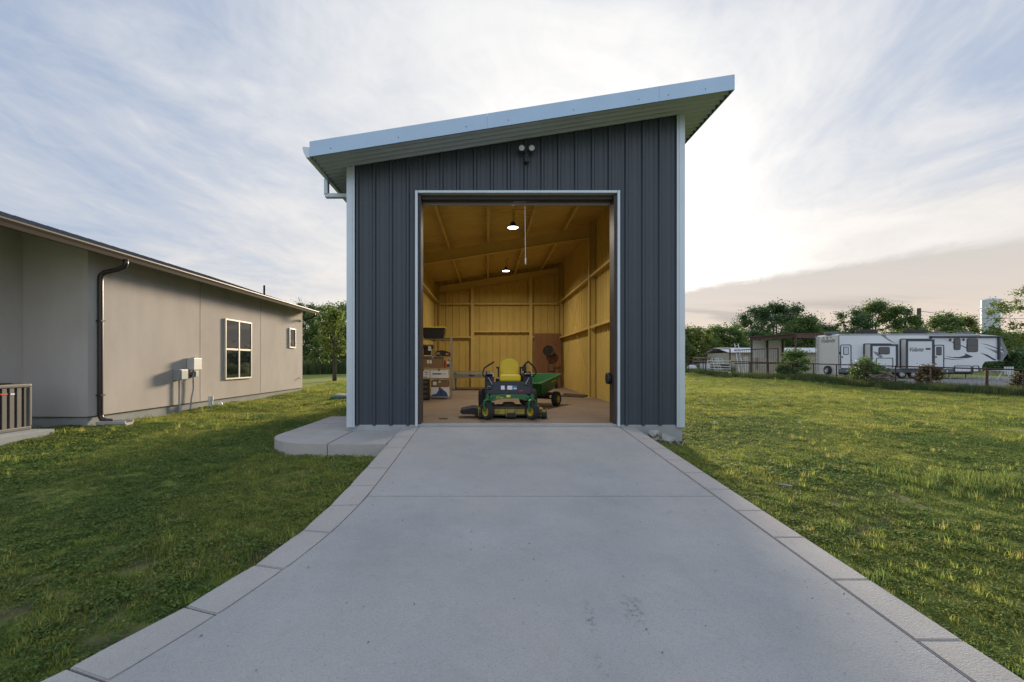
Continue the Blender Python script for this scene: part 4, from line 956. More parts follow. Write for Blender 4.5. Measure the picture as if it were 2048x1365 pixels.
# air conditioner
t = thing('equipment_pad', 'low concrete pad under the air conditioner', 'pad', (-9.0, 7.9, .22)); obj('slab', bx(-.80, .80, -1.0, .72, 0, .24, .01), 'concrete_form', t)
ac = thing('air_conditioner', 'brown louvred air conditioner unit on a concrete pad by the house', 'air conditioner', (-8.98, 8.12, .46))
obj('coil', bx(-.37, .37, -.37, .37, .05, .80), 'ac_coil', ac); obj('base_pan', bx(-.42, .42, -.42, .42, 0, .07, .015), 'ac_metal', ac); obj('top_rim', bx(-.425, .425, -.425, .425, .79, .86, .02), 'ac_metal', ac)
obj('fan_grille', lathe(B(), [(0, .86), (.33, .86), (.35, .875), (0, .895)], 'Z', 24), 'black', ac)
for s in (-1, 1):
    for q in (-1, 1): obj('corner_post', bx(s * .40 - .025, s * .40 + .025, q * .40 - .025, q * .40 + .025, .07, .79, .01), 'ac_metal', ac)
for k in range(6):
    c = -.34 + .128 * k
    for a, b in (((.385, .41), (c, c + .075)), ((-.41, -.385), (c, c + .075))): obj('slat', bx(a[0], a[1], b[0], b[1], .07, .79), 'ac_metal', ac)
    obj('slat', bx(c, c + .075, -.41, -.385, .07, .79), 'ac_metal', ac)
for k in range(16):
    z = .10 + .043 * k; bm = bx(.375, .386, -.37, .37, z, z + .008); bx(-.37, .37, -.386, -.375, z, z + .008, 0, bm); obj('louvre', bm, 'ac_metal', ac)
obj('badge', bx(.41, .418, -.12, .0, .68, .705), 'sticker_red', ac); obj('rating_plate', bx(.41, .418, .05, .12, .67, .70), 'sticker', ac)
# septic lid
sx_, sy_ = X(681, 16.4), 16.4
t = thing('septic_lid', 'low green domed septic lid in the grass behind the patio', 'lid', (sx_, sy_, H(sx_, sy_) - .04)); obj('riser', cyl(B(), (0, 0, 0), (0, 0, .10), .36, seg=28), 'black', t); obj('dome', lathe(B(), [(.37, .09), (.37, .12), (.30, .17), (.15, .20), (0, .21)], 'Z', 28), 'septic', t, smooth=True)
t = thing('septic_slab', 'small flat concrete cover behind the green septic lid', 'slab', (X(693, 17.8), 17.9, H(-5.5, 17.9) - .05)); obj('cover', bx(-.42, .5, -.3, .3, 0, .15, .012), 'concrete_edge', t); obj('lift_ring', bx(.25, .35, -.05, .05, .15, .23, .01), 'black', t)
# rubble by the foundation
def rock(bm, r, sq=(1, 1, .7), seed=0, sub=2):
    rr = random.Random(seed); ret = bmesh.ops.create_icosphere(bm, subdivisions=sub, radius=r)
    ax = [Vector((rr.uniform(-1, 1), rr.uniform(-1, 1), rr.uniform(-1, 1))).normalized() for _ in range(7)]
    for v in ret['verts']:
        n = v.co.normalized()
        for a in ax:
            d = n.dot(a)
            if d > .55: v.co -= a * (d - .55) * r * 1.0
        v.co = Vector((v.co.x * sq[0], v.co.y * sq[1], v.co.z * sq[2])) * rr.uniform(.97, 1.03)
    return bm
for i, (px, py, r) in enumerate(((1307, 866, .13), (1317, 872, .09), (1331, 878, .12), (1324, 879, .08), (1343, 885, .11), (1352, 890, .09), (1337, 888, .08), (1309, 872, .08))):
    y = 8.02 - .10 * (i % 3); x = X(px, y); z = max(H(x, y), Z(py, y) - .06)
    o = tag(obj('rubble_stone', rock(B(), r, (1.25, .9, .7), i), 'rock', None, (x, y, H(x, y) + r * .45 + (.06 if i < 4 else 0)), (0, 0, i)), 'pale rubble stone heaped against the shed foundation beside the driveway edge', 'stone', 'rubble by the foundation')
tag(obj('wood_scrap', bx(-.07, .07, -.008, .008, -.008, .008), 'log_end', None, (X(1364, 7.75), 7.7, H(3.32, 7.7) + .06), (.2, -.6, .8)), 'small pale wood sliver in the grass near the rubble', 'wood scrap')
tag(obj('metal_scrap', prism_xy([(-.06, -.02), (.06, -.03), (.07, .015), (-.05, .02)], 0, .012), 'rv_skirt', None, (X(1570, 5.2), 5.2, H(3.4, 5.2) + .05), (.1, .1, -.3)), 'flat grey metal scrap lying on the lawn', 'scrap')

# ------------------------------------------------------------------ foliage
def leaves(name, centers, radii, n, size, m, seed, squash=.8):
    r = np.random.default_rng(seed); K = len(centers); pick = r.choice(K, n, p=radii ** 2 / (radii ** 2).sum())
    d = r.normal(size=(n, 3)); d /= np.linalg.norm(d, axis=1)[:, None]; rad = np.minimum(np.abs(r.normal(0, .62, n)) + .12, 1.45)
    P = centers[pick] + d * (radii[pick] * rad)[:, None] * np.array([1, 1, squash])
    a = r.normal(size=(n, 3)); a[:, 2] *= .6; a /= np.linalg.norm(a, axis=1)[:, None]
    b = np.cross(a, r.normal(size=(n, 3))); b /= np.linalg.norm(b, axis=1)[:, None]
    s = size * r.uniform(.55, 1.3, n)[:, None]
    v = np.stack([P - a * s * .5, P + b * s * .32 - a * s * .05, P + a * s * .6, P - b * s * .32 + a * s * .02], 1).reshape(-1, 3)
    return np_mesh(name, v, 4, np.arange(n * 4), m)
def tree(name, label, x, y, top, half, lm, seed, n=6500, leaf=.30, low=.25, cat='tree', group=None, clumps=46, cr=.20, depth=1.0, trunk=True, bend=0.0):
    r = np.random.default_rng(seed); g0 = H(x, y); h = top - g0
    t = thing(name, label, cat, (x, y, g0 - .05), 0, group)
    cz = h * (low + 1) / 2; hz = h * (1 - low) / 2
    clumps = int(clumps * 1.7); n = int(n * 1.55)
    zz = r.random(clumps) ** .85; an = r.uniform(0, 6.283, clumps); q = r.random(clumps) ** .42
    pk = .36; wid = np.where(zz < pk, .72 + .28 * np.sin(zz / pk * 1.57), np.sqrt(np.clip(1 - ((zz - pk) / (1.04 - pk)) ** 2.2, .02, 1)))
    wid *= 1 + .22 * (vnoise(an * 1.3, zz * 3, 1.0, seed) - .5)
    C = np.stack([np.cos(an) * q * wid * half * .90, np.sin(an) * q * wid * half * depth * .90, h * (low + (1 - low) * zz * .95)], 1)
    rad = r.uniform(.55, 1.2, clumps) * min(half, hz) * cr / .5 * .76
    finish('crown', leaves('crown', C, rad, n, leaf, lm, seed + 1), None, t)
    if trunk:
        tr = max(.05, h * .024); bm = B(); zt = h * (low + .38)
        tube(bm, [(0, 0, 0), (bend * .3, 0, h * low * .6), (bend, 0, h * low + .1 * h), (bend, 0, zt)], [tr * 1.35, tr, tr * .8, tr * .3], 8); obj('trunk', bm, 'bark', t, smooth=True)
        for k in range(7):
            c = C[int(r.integers(clumps))]; z0 = h * (low * .8 + .05 * k * .8); p0 = Vector((bend * .9, 0, min(z0, zt * .9)))
            p1 = Vector(c); pm = p0.lerp(p1, .5) + Vector((0, 0, .06 * h))
            obj('limb', tube(B(), [p0, pm, p1], [tr * .55, tr * .35, tr * .1], 6), 'bark', t)
    return t
def Zt(py, y): return Z(py, y)
G1 = 'trees beyond the yard'
tree('broadleaf_tree', 'wide dark oak with open rounded crown behind the rusty carport', X(1553, 76), 76, Zt(610, 76), 7.2, 'leaf_dark', 11, 21000, .29, .30, 'tree', G1, 80, .20)
TL = [(1392, 62, 655, 3.4, 'leaf_yellow', 'low yellow-green tree beside the shed corner trim', .04), (1336, 60, 652, 3.0, 'leaf_mid', 'low green tree partly hidden behind the shed', .04), (1445, 66, 650, 3.4, 'leaf_mid', 'low bushy tree left of the dark oak', .04),
      (1500, 70, 662, 3.2, 'leaf_dark', 'dense low tree under the oak crown behind the scrap heap', .04), (1606, 66, 634, 3.3, 'leaf_mid', 'light green tree overlapping the dark oak crown', .05), (1660, 72, 650, 3.0, 'leaf_dark', 'small dark tree behind the camper rear end', .04),
      (1698, 70, 618, 3.2, 'leaf_dark', 'rounded tree behind the camper rear roof', .08), (1745, 72, 600, 3.6, 'leaf_mid', 'tallest leafy tree behind the camper roof', .10), (1800, 70, 610, 3.0, 'leaf_mid', 'feathery tree behind the middle of the camper', .08),
      (1830, 76, 650, 3.2, 'leaf_dark', 'low dark tree at the foot of the utility pole', .04), (1882, 70, 626, 3.4, 'leaf_mid', 'loose tree between the utility pole and the water tower', .06), (1922, 72, 634, 3.0, 'leaf_yellow', 'thin yellow-green tree just left of the water tower', .06),
      (1985, 62, 662, 3.2, 'leaf_mid', 'low green tree in front of the water tower', .04)]
for i, (px, y, py, hw, lm, lab, lw) in enumerate(TL):
    tree('broadleaf_tree', lab, X(px, y), y, Zt(py, y), hw, lm, 20 + i * 3, 10500, .24, lw, 'tree', G1, 50, .19)
tree('broadleaf_tree', 'airy yellow-green tree towering beside the camper front', X(2062, 50), 50, Zt(568, 50), 4.2, 'leaf_yellow', 81, 7500, .19, .12, 'tree', G1, 70, .13)
tree('round_shrub', 'dark rounded shrub just past the camper front', X(2024, 43), 43, Zt(698, 43), 1.7, 'leaf_dark', 84, 3500, .20, .02, 'shrub', None, 30, .26, 1.0, False)
G2 = 'trees beyond the house'
for i, (px, y, py, hw, lm, lab) in enumerate(((612, 50, 603, 2.6, 'leaf_dark', 'leafy tree just past the stucco house end'), (650, 48, 602, 2.6, 'leaf_mid', 'tall green tree in the gap between house and shed'), (700, 47, 606, 2.6, 'leaf_mid', 'green tree partly hidden by the shed corner'), (560, 56, 615, 3.0, 'leaf_dark', 'dark tree hidden mostly behind the stucco house'), (745, 50, 620, 3.0, 'leaf_dark', 'dark tree hidden behind the metal shed'))):
    tree('broadleaf_tree', lab, X(px, y), y, Zt(py, y), hw, lm, 120 + i * 3, 9500, .19, .04, 'tree', G2, 46, .20)
tree('young_tree', 'young tree with a bare slim trunk on the lawn between house and shed', X(669, 30), 30, Zt(618, 30), 1.45, 'leaf_yellow', 150, 3000, .17, .33, 'tree', None, 34, .20)
def bush(label, px, y, top, half, lm, seed, n=2600, leaf=.10, name='bush', depth=.8):
    return tree(name, label, X(px, y), y, Zt(top, y), half, lm, seed, n, leaf, .0, 'bush', 'bushes along the fence', 30, .27, depth, False)
bush('large leafy bush at the fence in front of the camper door', 1735, 25.6, 716, 1.05, 'leaf_mid', 201, 4200, .11)
bush('reddish-brown bush at the fence in front of the camper slide-out', 1860, 22.9, 730, .62, 'leaf_red', 203, 2400, .09)
bush('spreading green bush beside the tall wire panel', 1590, 30.2, 702, 1.1, 'leaf_mid', 205, 3800, .12)
bush('brownish shrub at the fence near the white picnic table', 2044, 19.3, 746, .42, 'leaf_red', 207, 1600, .08)
bush('low dark shrub between the tall wire panel and the green bush', 1572, 30.6, 732, .7, 'leaf_dark', 209, 2000, .11)
# thicket under the trees beyond the yard, one mass
r_ = np.random.default_rng(70); ctr = []
for a in np.linspace(0, 1, 120):
    px = 1300 + 800 * a; D = 66 - 5 * a
    for k in range(3):
        yq = D + r_.uniform(0, 6); ctr.append((X(px + r_.uniform(-6, 6), yq), yq, .6 + r_.uniform(.8, 4.6) + .6 * math.sin(px * .05)))
ctr = np.array(ctr); wm = leaves('thicket', ctr, r_.uniform(.9, 1.5, len(ctr)), 52000, .25, 'leaf_mid', 79)
o = finish('thicket', wm, None); o['kind'] = 'stuff'; tag(o, 'dense green thicket below the trees behind the yard', 'thicket')
# far woods as one mass
ctr = []; r_ = np.random.default_rng(77)
for a in np.linspace(-62, 62, 150):
    for k in range(3):
        D = 150 + r_.uniform(0, 40); ctr.append((D * math.sin(R(a)), D * math.cos(R(a)) + 10, 1.5 + r_.uniform(0, 5.5)))
ctr = np.array(ctr); wm = leaves('distant_woods', ctr, r_.uniform(2.5, 4.5, len(ctr)), 42000, 1.0, 'leaf_dark', 78)
o = finish('distant_woods', wm, None); o['kind'] = 'stuff'; tag(o, 'far-off belt of dark woods along the horizon', 'woods')

# ------------------------------------------------------------------ grass and weeds (geometry nodes over hand-scattered points)
src = bpy.data.collections.new('grass_sources')
def tuft(name, n, h, spread, w, m, seed, leafy=False, bend=.5):
    r = random.Random(seed); bm = B()
    for i in range(n):
        a = r.uniform(0, 6.283); q = spread * math.sqrt(r.random()); x, y = q * math.cos(a), q * math.sin(a)
        if leafy:
            z = h * r.uniform(.3, 1.0); s = w * r.uniform(.6, 1.2); nrm = Vector((r.uniform(-.7, .7), r.uniform(-.7, .7), 1)).normalized(); u = nrm.orthogonal().normalized(); v = nrm.cross(u)
            bm.faces.new([bm.verts.new(Vector((x, y, z)) + (u * math.cos(k * 1.2566 + a) + v * math.sin(k * 1.2566 + a)) * s * (1.0 if k % 2 else .8)) for k in range(5)])
        else:
            hh = h * r.uniform(.45, 1.1); b = r.uniform(0, 6.283); lean = bend * hh * r.uniform(.2, 1.2); dx, dy = math.cos(b) * lean, math.sin(b) * lean; px_, py_ = -math.sin(b) * w / 2, math.cos(b) * w / 2
            p = [bm.verts.new(c) for c in ((x - px_, y - py_, -.01), (x + px_, y + py_, -.01), (x + dx * .4 + px_ * .8, y + dy * .4 + py_ * .8, hh * .6), (x + dx * .4 - px_ * .8, y + dy * .4 - py_ * .8, hh * .6), (x + dx, y + dy, hh))]
            bm.faces.new((p[0], p[1], p[2], p[3])); bm.faces.new((p[3], p[2], p[4]))
    me = bpy.data.meshes.new(name); bm.to_mesh(me); bm.free(); me.materials.append(M[m]); o = bpy.data.objects.new(name, me); src.objects.link(o)
tuft('a_grass', 34, .046, .085, .0055, 'grass', 1, bend=.8); tuft('b_grass', 30, .058, .08, .0055, 'grass', 2, bend=1.1)
tuft('c_clover', 44, .038, .09, .0105, 'clover', 3, True); tuft('d_clover', 38, .048, .085, .0130, 'clover', 4, True)
tuft('e_grass', 18, .105, .05, .0075, 'grass', 5, bend=.55)
tuft('f_weed', 24, .42, .16, .012, 'weeds', 6, bend=.35); tuft('g_weed', 26, .55, .14, .010, 'weeds', 7, bend=.25)
tuft('h_lush', 24, .10, .06, .0065, 'clover', 9, bend=.7)
def scatter(name, pts, scl, idx, label, cat):
    me = bpy.data.meshes.new(name); me.vertices.add(len(pts)); me.vertices.foreach_set('co', pts.astype(np.float32).ravel())
    for nm, tp, arr in (('scl', 'FLOAT', scl.astype(np.float32)), ('idx', 'INT', idx.astype(np.int32)), ('rot', 'FLOAT', rng.uniform(0, 6.283, len(pts)).astype(np.float32))):
        a = me.attributes.new(nm, tp, 'POINT'); a.data.foreach_set('value', arr)
    o = bpy.data.objects.new(name, me); COL.objects.link(o); o['kind'] = 'stuff'; tag(o, label, cat)
    ng = bpy.data.node_groups.new(name, 'GeometryNodeTree'); ng.interface.new_socket('Geometry', in_out='INPUT', socket_type='NodeSocketGeometry'); ng.interface.new_socket('Geometry', in_out='OUTPUT', socket_type='NodeSocketGeometry')
    N = ng.nodes; L = ng.links; i = N.new('NodeGroupInput'); ou = N.new('NodeGroupOutput'); iop = N.new('GeometryNodeInstanceOnPoints'); ci = N.new('GeometryNodeCollectionInfo')
    ci.inputs['Collection'].default_value = src; ci.inputs['Separate Children'].default_value = True; ci.inputs['Reset Children'].default_value = True
    def attr(nm, dt): n = N.new('GeometryNodeInputNamedAttribute'); n.data_type = dt; n.inputs['Name'].default_value = nm; return n.outputs[0]
    cr_ = N.new('ShaderNodeCombineXYZ'); L.new(attr('rot', 'FLOAT'), cr_.inputs[2])
    L.new(i.outputs[0], iop.inputs['Points']); L.new(ci.outputs[0], iop.inputs['Instance']); iop.inputs['Pick Instance'].default_value = True
    L.new(attr('idx', 'INT'), iop.inputs['Instance Index']); L.new(cr_.outputs[0], iop.inputs['Rotation']); L.new(attr('scl', 'FLOAT'), iop.inputs['Scale']); L.new(iop.outputs[0], ou.inputs[0])
    md = o.modifiers.new('scatter', 'NODES'); md.node_group = ng
    return o
def free(x, y):
    lx = lerp_curve(LO, y)
    ok = ~((x > lx - .02) & (x < 2.675) & (y < 8.3))
    ok &= ~((x > -2.58) & (x < 3.60) & (y > 8.2) & (y < 20.9))
    ok &= ~((x > -3.64) & (x < -1.5) & (y > 7.86) & (y < 10.5)); ok &= ~((x > -2.62) & (x < -1.5) & (y > 6.88) & (y < 8.3))
    ok &= ~((x > 2.6) & (x < 3.45) & (y > 7.75) & (y < 8.3))
    ok &= ~(np.hypot(x + 2.62, y - 7.9) < 1.02)
    ok &= ~((x < HWX + .02) & (y > HY0) & (y < HY1)); ok &= ~((x < -8.18) & (y > 6.8) & (y < 8.64)); ok &= ~(x < HRX)
    ok &= ~((x > -8.35) & (x < -7.7) & (y > 9.55) & (y < 10.0)); ok &= ~(np.hypot(x - sx_, y - sy_) < .4)
    return ok
PP, SS, II = [], [], []
for (y0, y1, x0, x1, dens, s0, mixp) in ((1.3, 5.5, -6.5, 6.5, 560, .72, (.24, .20, .30, .24, .025)), (5.5, 10, -9, 11, 260, .95, (.32, .26, .22, .18, .02)), (10, 18, -12, 22, 95, 1.3, (.42, .38, .12, .07, .01)), (18, 30, -16, 26, 42, 1.6, (.46, .42, .06, .04, .02)), (30, 46, -28, 20, 11, 2.4, (.5, .45, .02, .02, .01))):
    n = int((y1 - y0) * (x1 - x0) * dens); x = rng.uniform(x0, x1, n); y = rng.uniform(y0, y1, n)
    vis = (np.abs((x * FPX / y) + HX - 1024) < 1024 + 260); keep = free(x, y) & vis & (fence_side(x, y) < .3) & (rng.random(n) > .93 * bare_f(x, y))
    x, y = x[keep], y[keep]; z = hgt(x, y)
    PP.append(np.stack([x, y, z - .004], 1)); SS.append(s0 * rng.uniform(.6, 1.25, len(x)) * (.55 + .55 * vnoise(x, y, .8, 12) + .45 * vnoise(x, y, 2.9, 13))); 
    clov = vnoise(x, y, .7, 14); id_ = rng.choice(5, len(x), p=np.array(mixp) / sum(mixp)); sw = (clov > .55) & (id_ < 2) & (y < 12); id_[sw] = 2; II.append(id_)
scatter('lawn_grass', np.concatenate(PP), np.concatenate(SS), np.concatenate(II), 'short mixed grass and clover growing over the lawn', 'grass')
# taller bright grass, fence-line weeds and the unmown strip
PP, SS, II = [], [], []
x = rng.normal(6.9, .8, 420); y = 5.6 + (x - 6.3) * -.10 + rng.normal(0, .24, 420); k = x > 5.0; x, y = x[k], y[k]
PP.append(np.stack([x, y, hgt(x, y)], 1)); SS.append(rng.uniform(.7, 1.5, len(x))); II.append(np.full(len(x), 7))
cc = rng.uniform((-6, 1.6), (6.5, 9), (90, 2)); x = np.repeat(cc[:, 0], 7) + rng.normal(0, .09, 90 * 7); y = np.repeat(cc[:, 1], 7) + rng.normal(0, .06, 90 * 7); k = free(x, y); x, y = x[k], y[k]
PP.append(np.stack([x, y, hgt(x, y)], 1)); SS.append(rng.uniform(.35, 1.0, len(x))); II.append(np.full(len(x), 7))
t_ = rng.uniform(-.05, 1.22, 5200); off = rng.normal(.0, .42, 5200); x = FL.x + (FR.x - FL.x) * t_ + FN.x * off; y = FL.y + (FR.y - FL.y) * t_ + FN.y * off
PP.append(np.stack([x, y, hgt(x, y)], 1)); SS.append(rng.uniform(.45, 1.0, len(x))); II.append(rng.integers(5, 7, len(x)))
x = rng.uniform(-26, -4, 3600); y = rng.uniform(44, 48, 3600); PP.append(np.stack([x, y, hgt(x, y)], 1)); SS.append(rng.uniform(1.4, 2.8, len(x))); II.append(rng.integers(5, 7, len(x)))
x = rng.uniform(8, 24, 1200); y = rng.uniform(44, 47, 1200); PP.append(np.stack([x, y, hgt(x, y)], 1)); SS.append(rng.uniform(1.2, 2.2, len(x))); II.append(rng.integers(5, 7, len(x)))
scatter('tall_weeds', np.concatenate(PP), np.concatenate(SS), np.concatenate(II), 'taller weeds and unmown grass along the fence and lawn edge', 'weeds')

# ------------------------------------------------------------------ pipe fence
fe = thing('pipe_fence', 'rusty pipe fence with wire mesh along the edge of the lawn', 'fence', (FL.x, FL.y, H(FL.x, FL.y)))
FO = Vector((FL.x, FL.y, H(FL.x, FL.y)))
def fp_(name, bm, m): bmesh.ops.translate(bm, vec=-FO, verts=bm.verts); return obj(name, bm, m, fe)
def fpt(t): return FL.x + (FR.x - FL.x) * t, FL.y + (FR.y - FL.y) * t
def fz(t): return .78 + (.31 - .78) * t
FH = 1.12
tp = [-.08, .01, .10, .25, .34, .42, .50, .586, .658, .735, .8146, .893, .998, 1.08, 1.17, 1.26]
for i, t0 in enumerate(tp):
    x, y = fpt(t0); fp_('post', cyl(B(), (x, y, fz(t0) - .2), (x, y, fz(t0) + FH + (.02 if i != 12 else .04)), .034 if i != 12 else .055, seg=10), 'pipe_rust')
for a, b in zip(tp, tp[1:]):
    (x0, y0), (x1, y1) = fpt(a), fpt(b)
    if not (.09 < a < .2): fp_('rail', cyl(B(), (x0, y0, fz(a) + FH), (x1, y1, fz(b) + FH), .030, seg=8), 'pipe_rust')
    if .09 < a < .2: continue
    bm = B(); k = max(2, int(((x1 - x0) ** 2 + (y1 - y0) ** 2) ** .5 / .16))
    for j in range(1, k):
        u = a + (b - a) * j / k; x, y = fpt(u); cyl(bm, (x, y, fz(u)), (x, y, fz(u) + FH), .0035, seg=4, caps=False)
    for hh in (.15, .35, .6, .85): cyl(bm, (x0, y0, fz(a) + hh), (x1, y1, fz(b) + hh), .0035, seg=4, caps=False)
    fp_('wire_mesh', bm, 'wire')
# tall gate frame with livestock gate
gx0, gy0 = fpt(.115); gx1, gy1 = fpt(.245); gz = fz(.18)
ga = thing('pasture_gate', 'white tube livestock gate hung in a tall rusty pipe frame', 'gate', (gx0, gy0, gz)); GO = Vector((gx0, gy0, gz))
def gp_(name, bm, m): bmesh.ops.translate(bm, vec=-GO, verts=bm.verts); return obj(name, bm, m, ga)
for x, y in ((gx0, gy0), (gx1, gy1)): gp_('gate_post', cyl(B(), (x, y, gz - .2), (x, y, Z(698, y)), .05, seg=10), 'pipe_rust')
gp_('top_bar', cyl(B(), (gx0, gy0, Z(699, gy0)), (gx1, gy1, Z(698, gy1)), .035, seg=8), 'pipe_rust')
for hh in (.18, .36, .54, .72, .92, 1.15): gp_('gate_bar', cyl(B(), (gx0 + .05, gy0 - .15, gz + hh), (gx1 - .02, gy1 - .15, gz + hh - .03), .026, seg=8), 'gate_white')
for q in (.03, .97): gp_('gate_end', cyl(B(), (gx0 + (gx1 - gx0) * q, gy0 + (gy1 - gy0) * q - .15, gz + .12), (gx0 + (gx1 - gx0) * q, gy0 + (gy1 - gy0) * q - .15, gz + 1.17), .028, seg=8), 'gate_white')
wheel(ga, 'gate_wheel', (gx1 - gx0 - .1, gy1 - gy0 - .2, .20), .22, .08, R(80), rm='gate_white', hub=.75)
# tall wire panel beside it
ax_, ay_ = fpt(.265); bx_, by_ = X(1556, 32.2), 32.2
wp = thing('stock_fence_section', 'tall wire stock panel in a dark pipe frame beside the gate', 'fence', (ax_, ay_, fz(.27))); WO = Vector((ax_, ay_, fz(.27)))
def wp_(name, bm, m): bmesh.ops.translate(bm, vec=-WO, verts=bm.verts); return obj(name, bm, m, wp)
for x, y in ((bx_, by_),): wp_('post', cyl(B(), (x, y, H(x, y) - .1), (x, y, Z(697, y)), .045, seg=10), 'pipe_rust')
for pa, pb in ((701, 697), (727, 727)): wp_('rail', cyl(B(), (ax_, ay_, Z(pa, ay_)), (bx_, by_, Z(pb, by_)), .035, seg=8), 'pipe_rust')
for j in range(1, 20):
    u = j / 20; x, y = ax_ + (bx_ - ax_) * u, ay_ + (by_ - ay_) * u; wp_('bar', cyl(B(), (x, y, .66), (x, y, Z(701 - 4 * u, y)), .012, seg=5), 'wire')

# ------------------------------------------------------------------ fifth-wheel camper
RVY, RVD, RVZ = 36.5, 2.45, .40
rx = lambda px: X(px, RVY)
rz = lambda py: Z(py, RVY)
rv = thing('camper_trailer', 'long white fifth-wheel camper with dark swoosh graphics and two slide-outs', 'camper', (rx(1677), RVY, RVZ)); VO = Vector((rx(1677), RVY, RVZ))
def vp(name, bm, m, par=None, **k): bmesh.ops.translate(bm, vec=-VO, verts=bm.verts); return obj(name, bm, m, par or rv, **k)
prof = [(1677, 742), (1677, 671), (1680, 668.5), (1900, 668), (1960, 669), (1992, 671.5), (2000, 673), (2008, 688), (2014.5, 705), (2013, 708), (2003, 722), (1970, 723.5), (1965, 730), (1963, 742)]
pw = [(rx(a), rz(b)) for a, b in prof]
bm = prism_xz(pw, RVY, RVY + RVD); vp('body', bm, 'rv_white')
vp('rear_wall', bx(rx(1677) - .03, rx(1677) - .001, RVY + .02, RVY + RVD - .02, rz(750), rz(671)), 'rv_cream')
vp('front_cap', prism_xz([(rx(1995), rz(672)), (rx(2000), rz(672.4)), (rx(2015), rz(705)), (rx(2013.4), rz(708.6)), (rx(2003.5), rz(723)), (rx(1997), rz(722)), (rx(2008), rz(706)), (rx(2001), rz(690))], RVY - .03, RVY + RVD + .03), 'rv_grey')
vp('skirt', bx(rx(1677.5), rx(1962), RVY - .012, RVY + RVD + .012, rz(745.5), rz(738)), 'rv_skirt')
vp('chassis', bx(rx(1690), rx(1955), RVY + .35, RVY + RVD - .35, rz(749), rz(745)), 'black')
def vface(name, poly, m, y0=RVY, th=.012, par=None, sc_=None):
    ys = y0 - .0005; pts = [(X(a, y0), Z(b, y0)) for a, b in poly]; return vp(name, prism_xz(pts, ys - th, ys), m, par)
vface('roof_stripe', [(1677.5, 669.6), (1900, 669.4), (1960, 670.4), (1960, 671.4), (1900, 670.6), (1680, 671)], 'rv_trim')
vface('corner_trim', [(1677, 670), (1678.2, 670), (1678.2, 746), (1677, 746)], 'rv_trim', th=.02)
def ring_(name, x0, x1, z0, z1, r, w, m, y0=RVY, par=None):
    o_ = rrect(X(x0, y0), X(x1, y0), Z(z1, y0), Z(z0, y0), r); i_ = rrect(X(x0, y0) + w, X(x1, y0) - w, Z(z1, y0) + w, Z(z0, y0) - w, max(.01, r - w)); bm = B(); n = len(o_)
    a = [bm.verts.new((p[0], y0 - .03, p[1])) for p in o_]; b = [bm.verts.new((p[0], y0 - .03, p[1])) for p in i_]; c = [bm.verts.new((p[0], y0 - .0005, p[1])) for p in o_]; d = [bm.verts.new((p[0], y0 - .0005, p[1])) for p in i_]
    for k in range(n):
        q = (k + 1) % n; bm.faces.new((a[k], a[q], b[q], b[k])); bm.faces.new((a[k], c[k], c[q], a[q])); bm.faces.new((b[k], b[q], d[q], d[k]))
    return vp(name, bm, m, par)
def rwin(x0, x1, z0, z1, y0=RVY, m='rv_window', r=.10, split=False, par=None):
    w = vp('window', prism_xz(rrect(X(x0, y0), X(x1, y0), Z(z1, y0), Z(z0, y0), r), y0 - .03, y0 - .0005), 'rv_trim', par)
    g_ = vp('pane', prism_xz(rrect(X(x0, y0) + .05, X(x1, y0) - .05, Z(z1, y0) + .05, Z(z0, y0) - .05, max(.02, r - .05)), y0 - .036, y0 - .031), m, w); g_.location = (0, 0, 0)
    if split: vp('sash_bar', bx(X(x0, y0) + .05, X(x1, y0) - .05, y0 - .045, y0 - .037, (Z(z1, y0) + Z(z0, y0)) / 2 - .02, (Z(z1, y0) + Z(z0, y0)) / 2 + .02), 'rv_trim', w)
    return w
def rdoor(x0, x1, z0, z1, wx0, wx1, wz0, wz1, glass):
    d = vp('door', prism_xz(rrect(rx(x0), rx(x1), rz(z1), rz(z0), .14), RVY - .02, RVY - .0005), 'rv_white')
    ring_('door_frame', x0, x1, z0, z1, .14, .055, 'rv_trim', RVY - .0195, d); w = vp('door_window', prism_xz(rrect(rx(wx0), rx(wx1), rz(wz1), rz(wz0), .06), RVY - .035, RVY - .0205), 'rv_trim', d)
    vp('door_pane', prism_xz(rrect(rx(wx0) + .05, rx(wx1) - .05, rz(wz1) + .05, rz(wz0) - .05, .03), RVY - .042, RVY - .0355), glass, d); vp('handle', bx(rx(x0) + .10, rx(x0) + .18, RVY - .05, RVY - .0205, rz(716), rz(713)), 'black', d)
rdoor(1680.5, 1702.5, 689.5, 738, 1686, 1697, 694, 710, 'rv_doorglass')
rdoor(1867.8, 1888, 690, 738, 1872, 1882.5, 694, 711, 'rv_window')
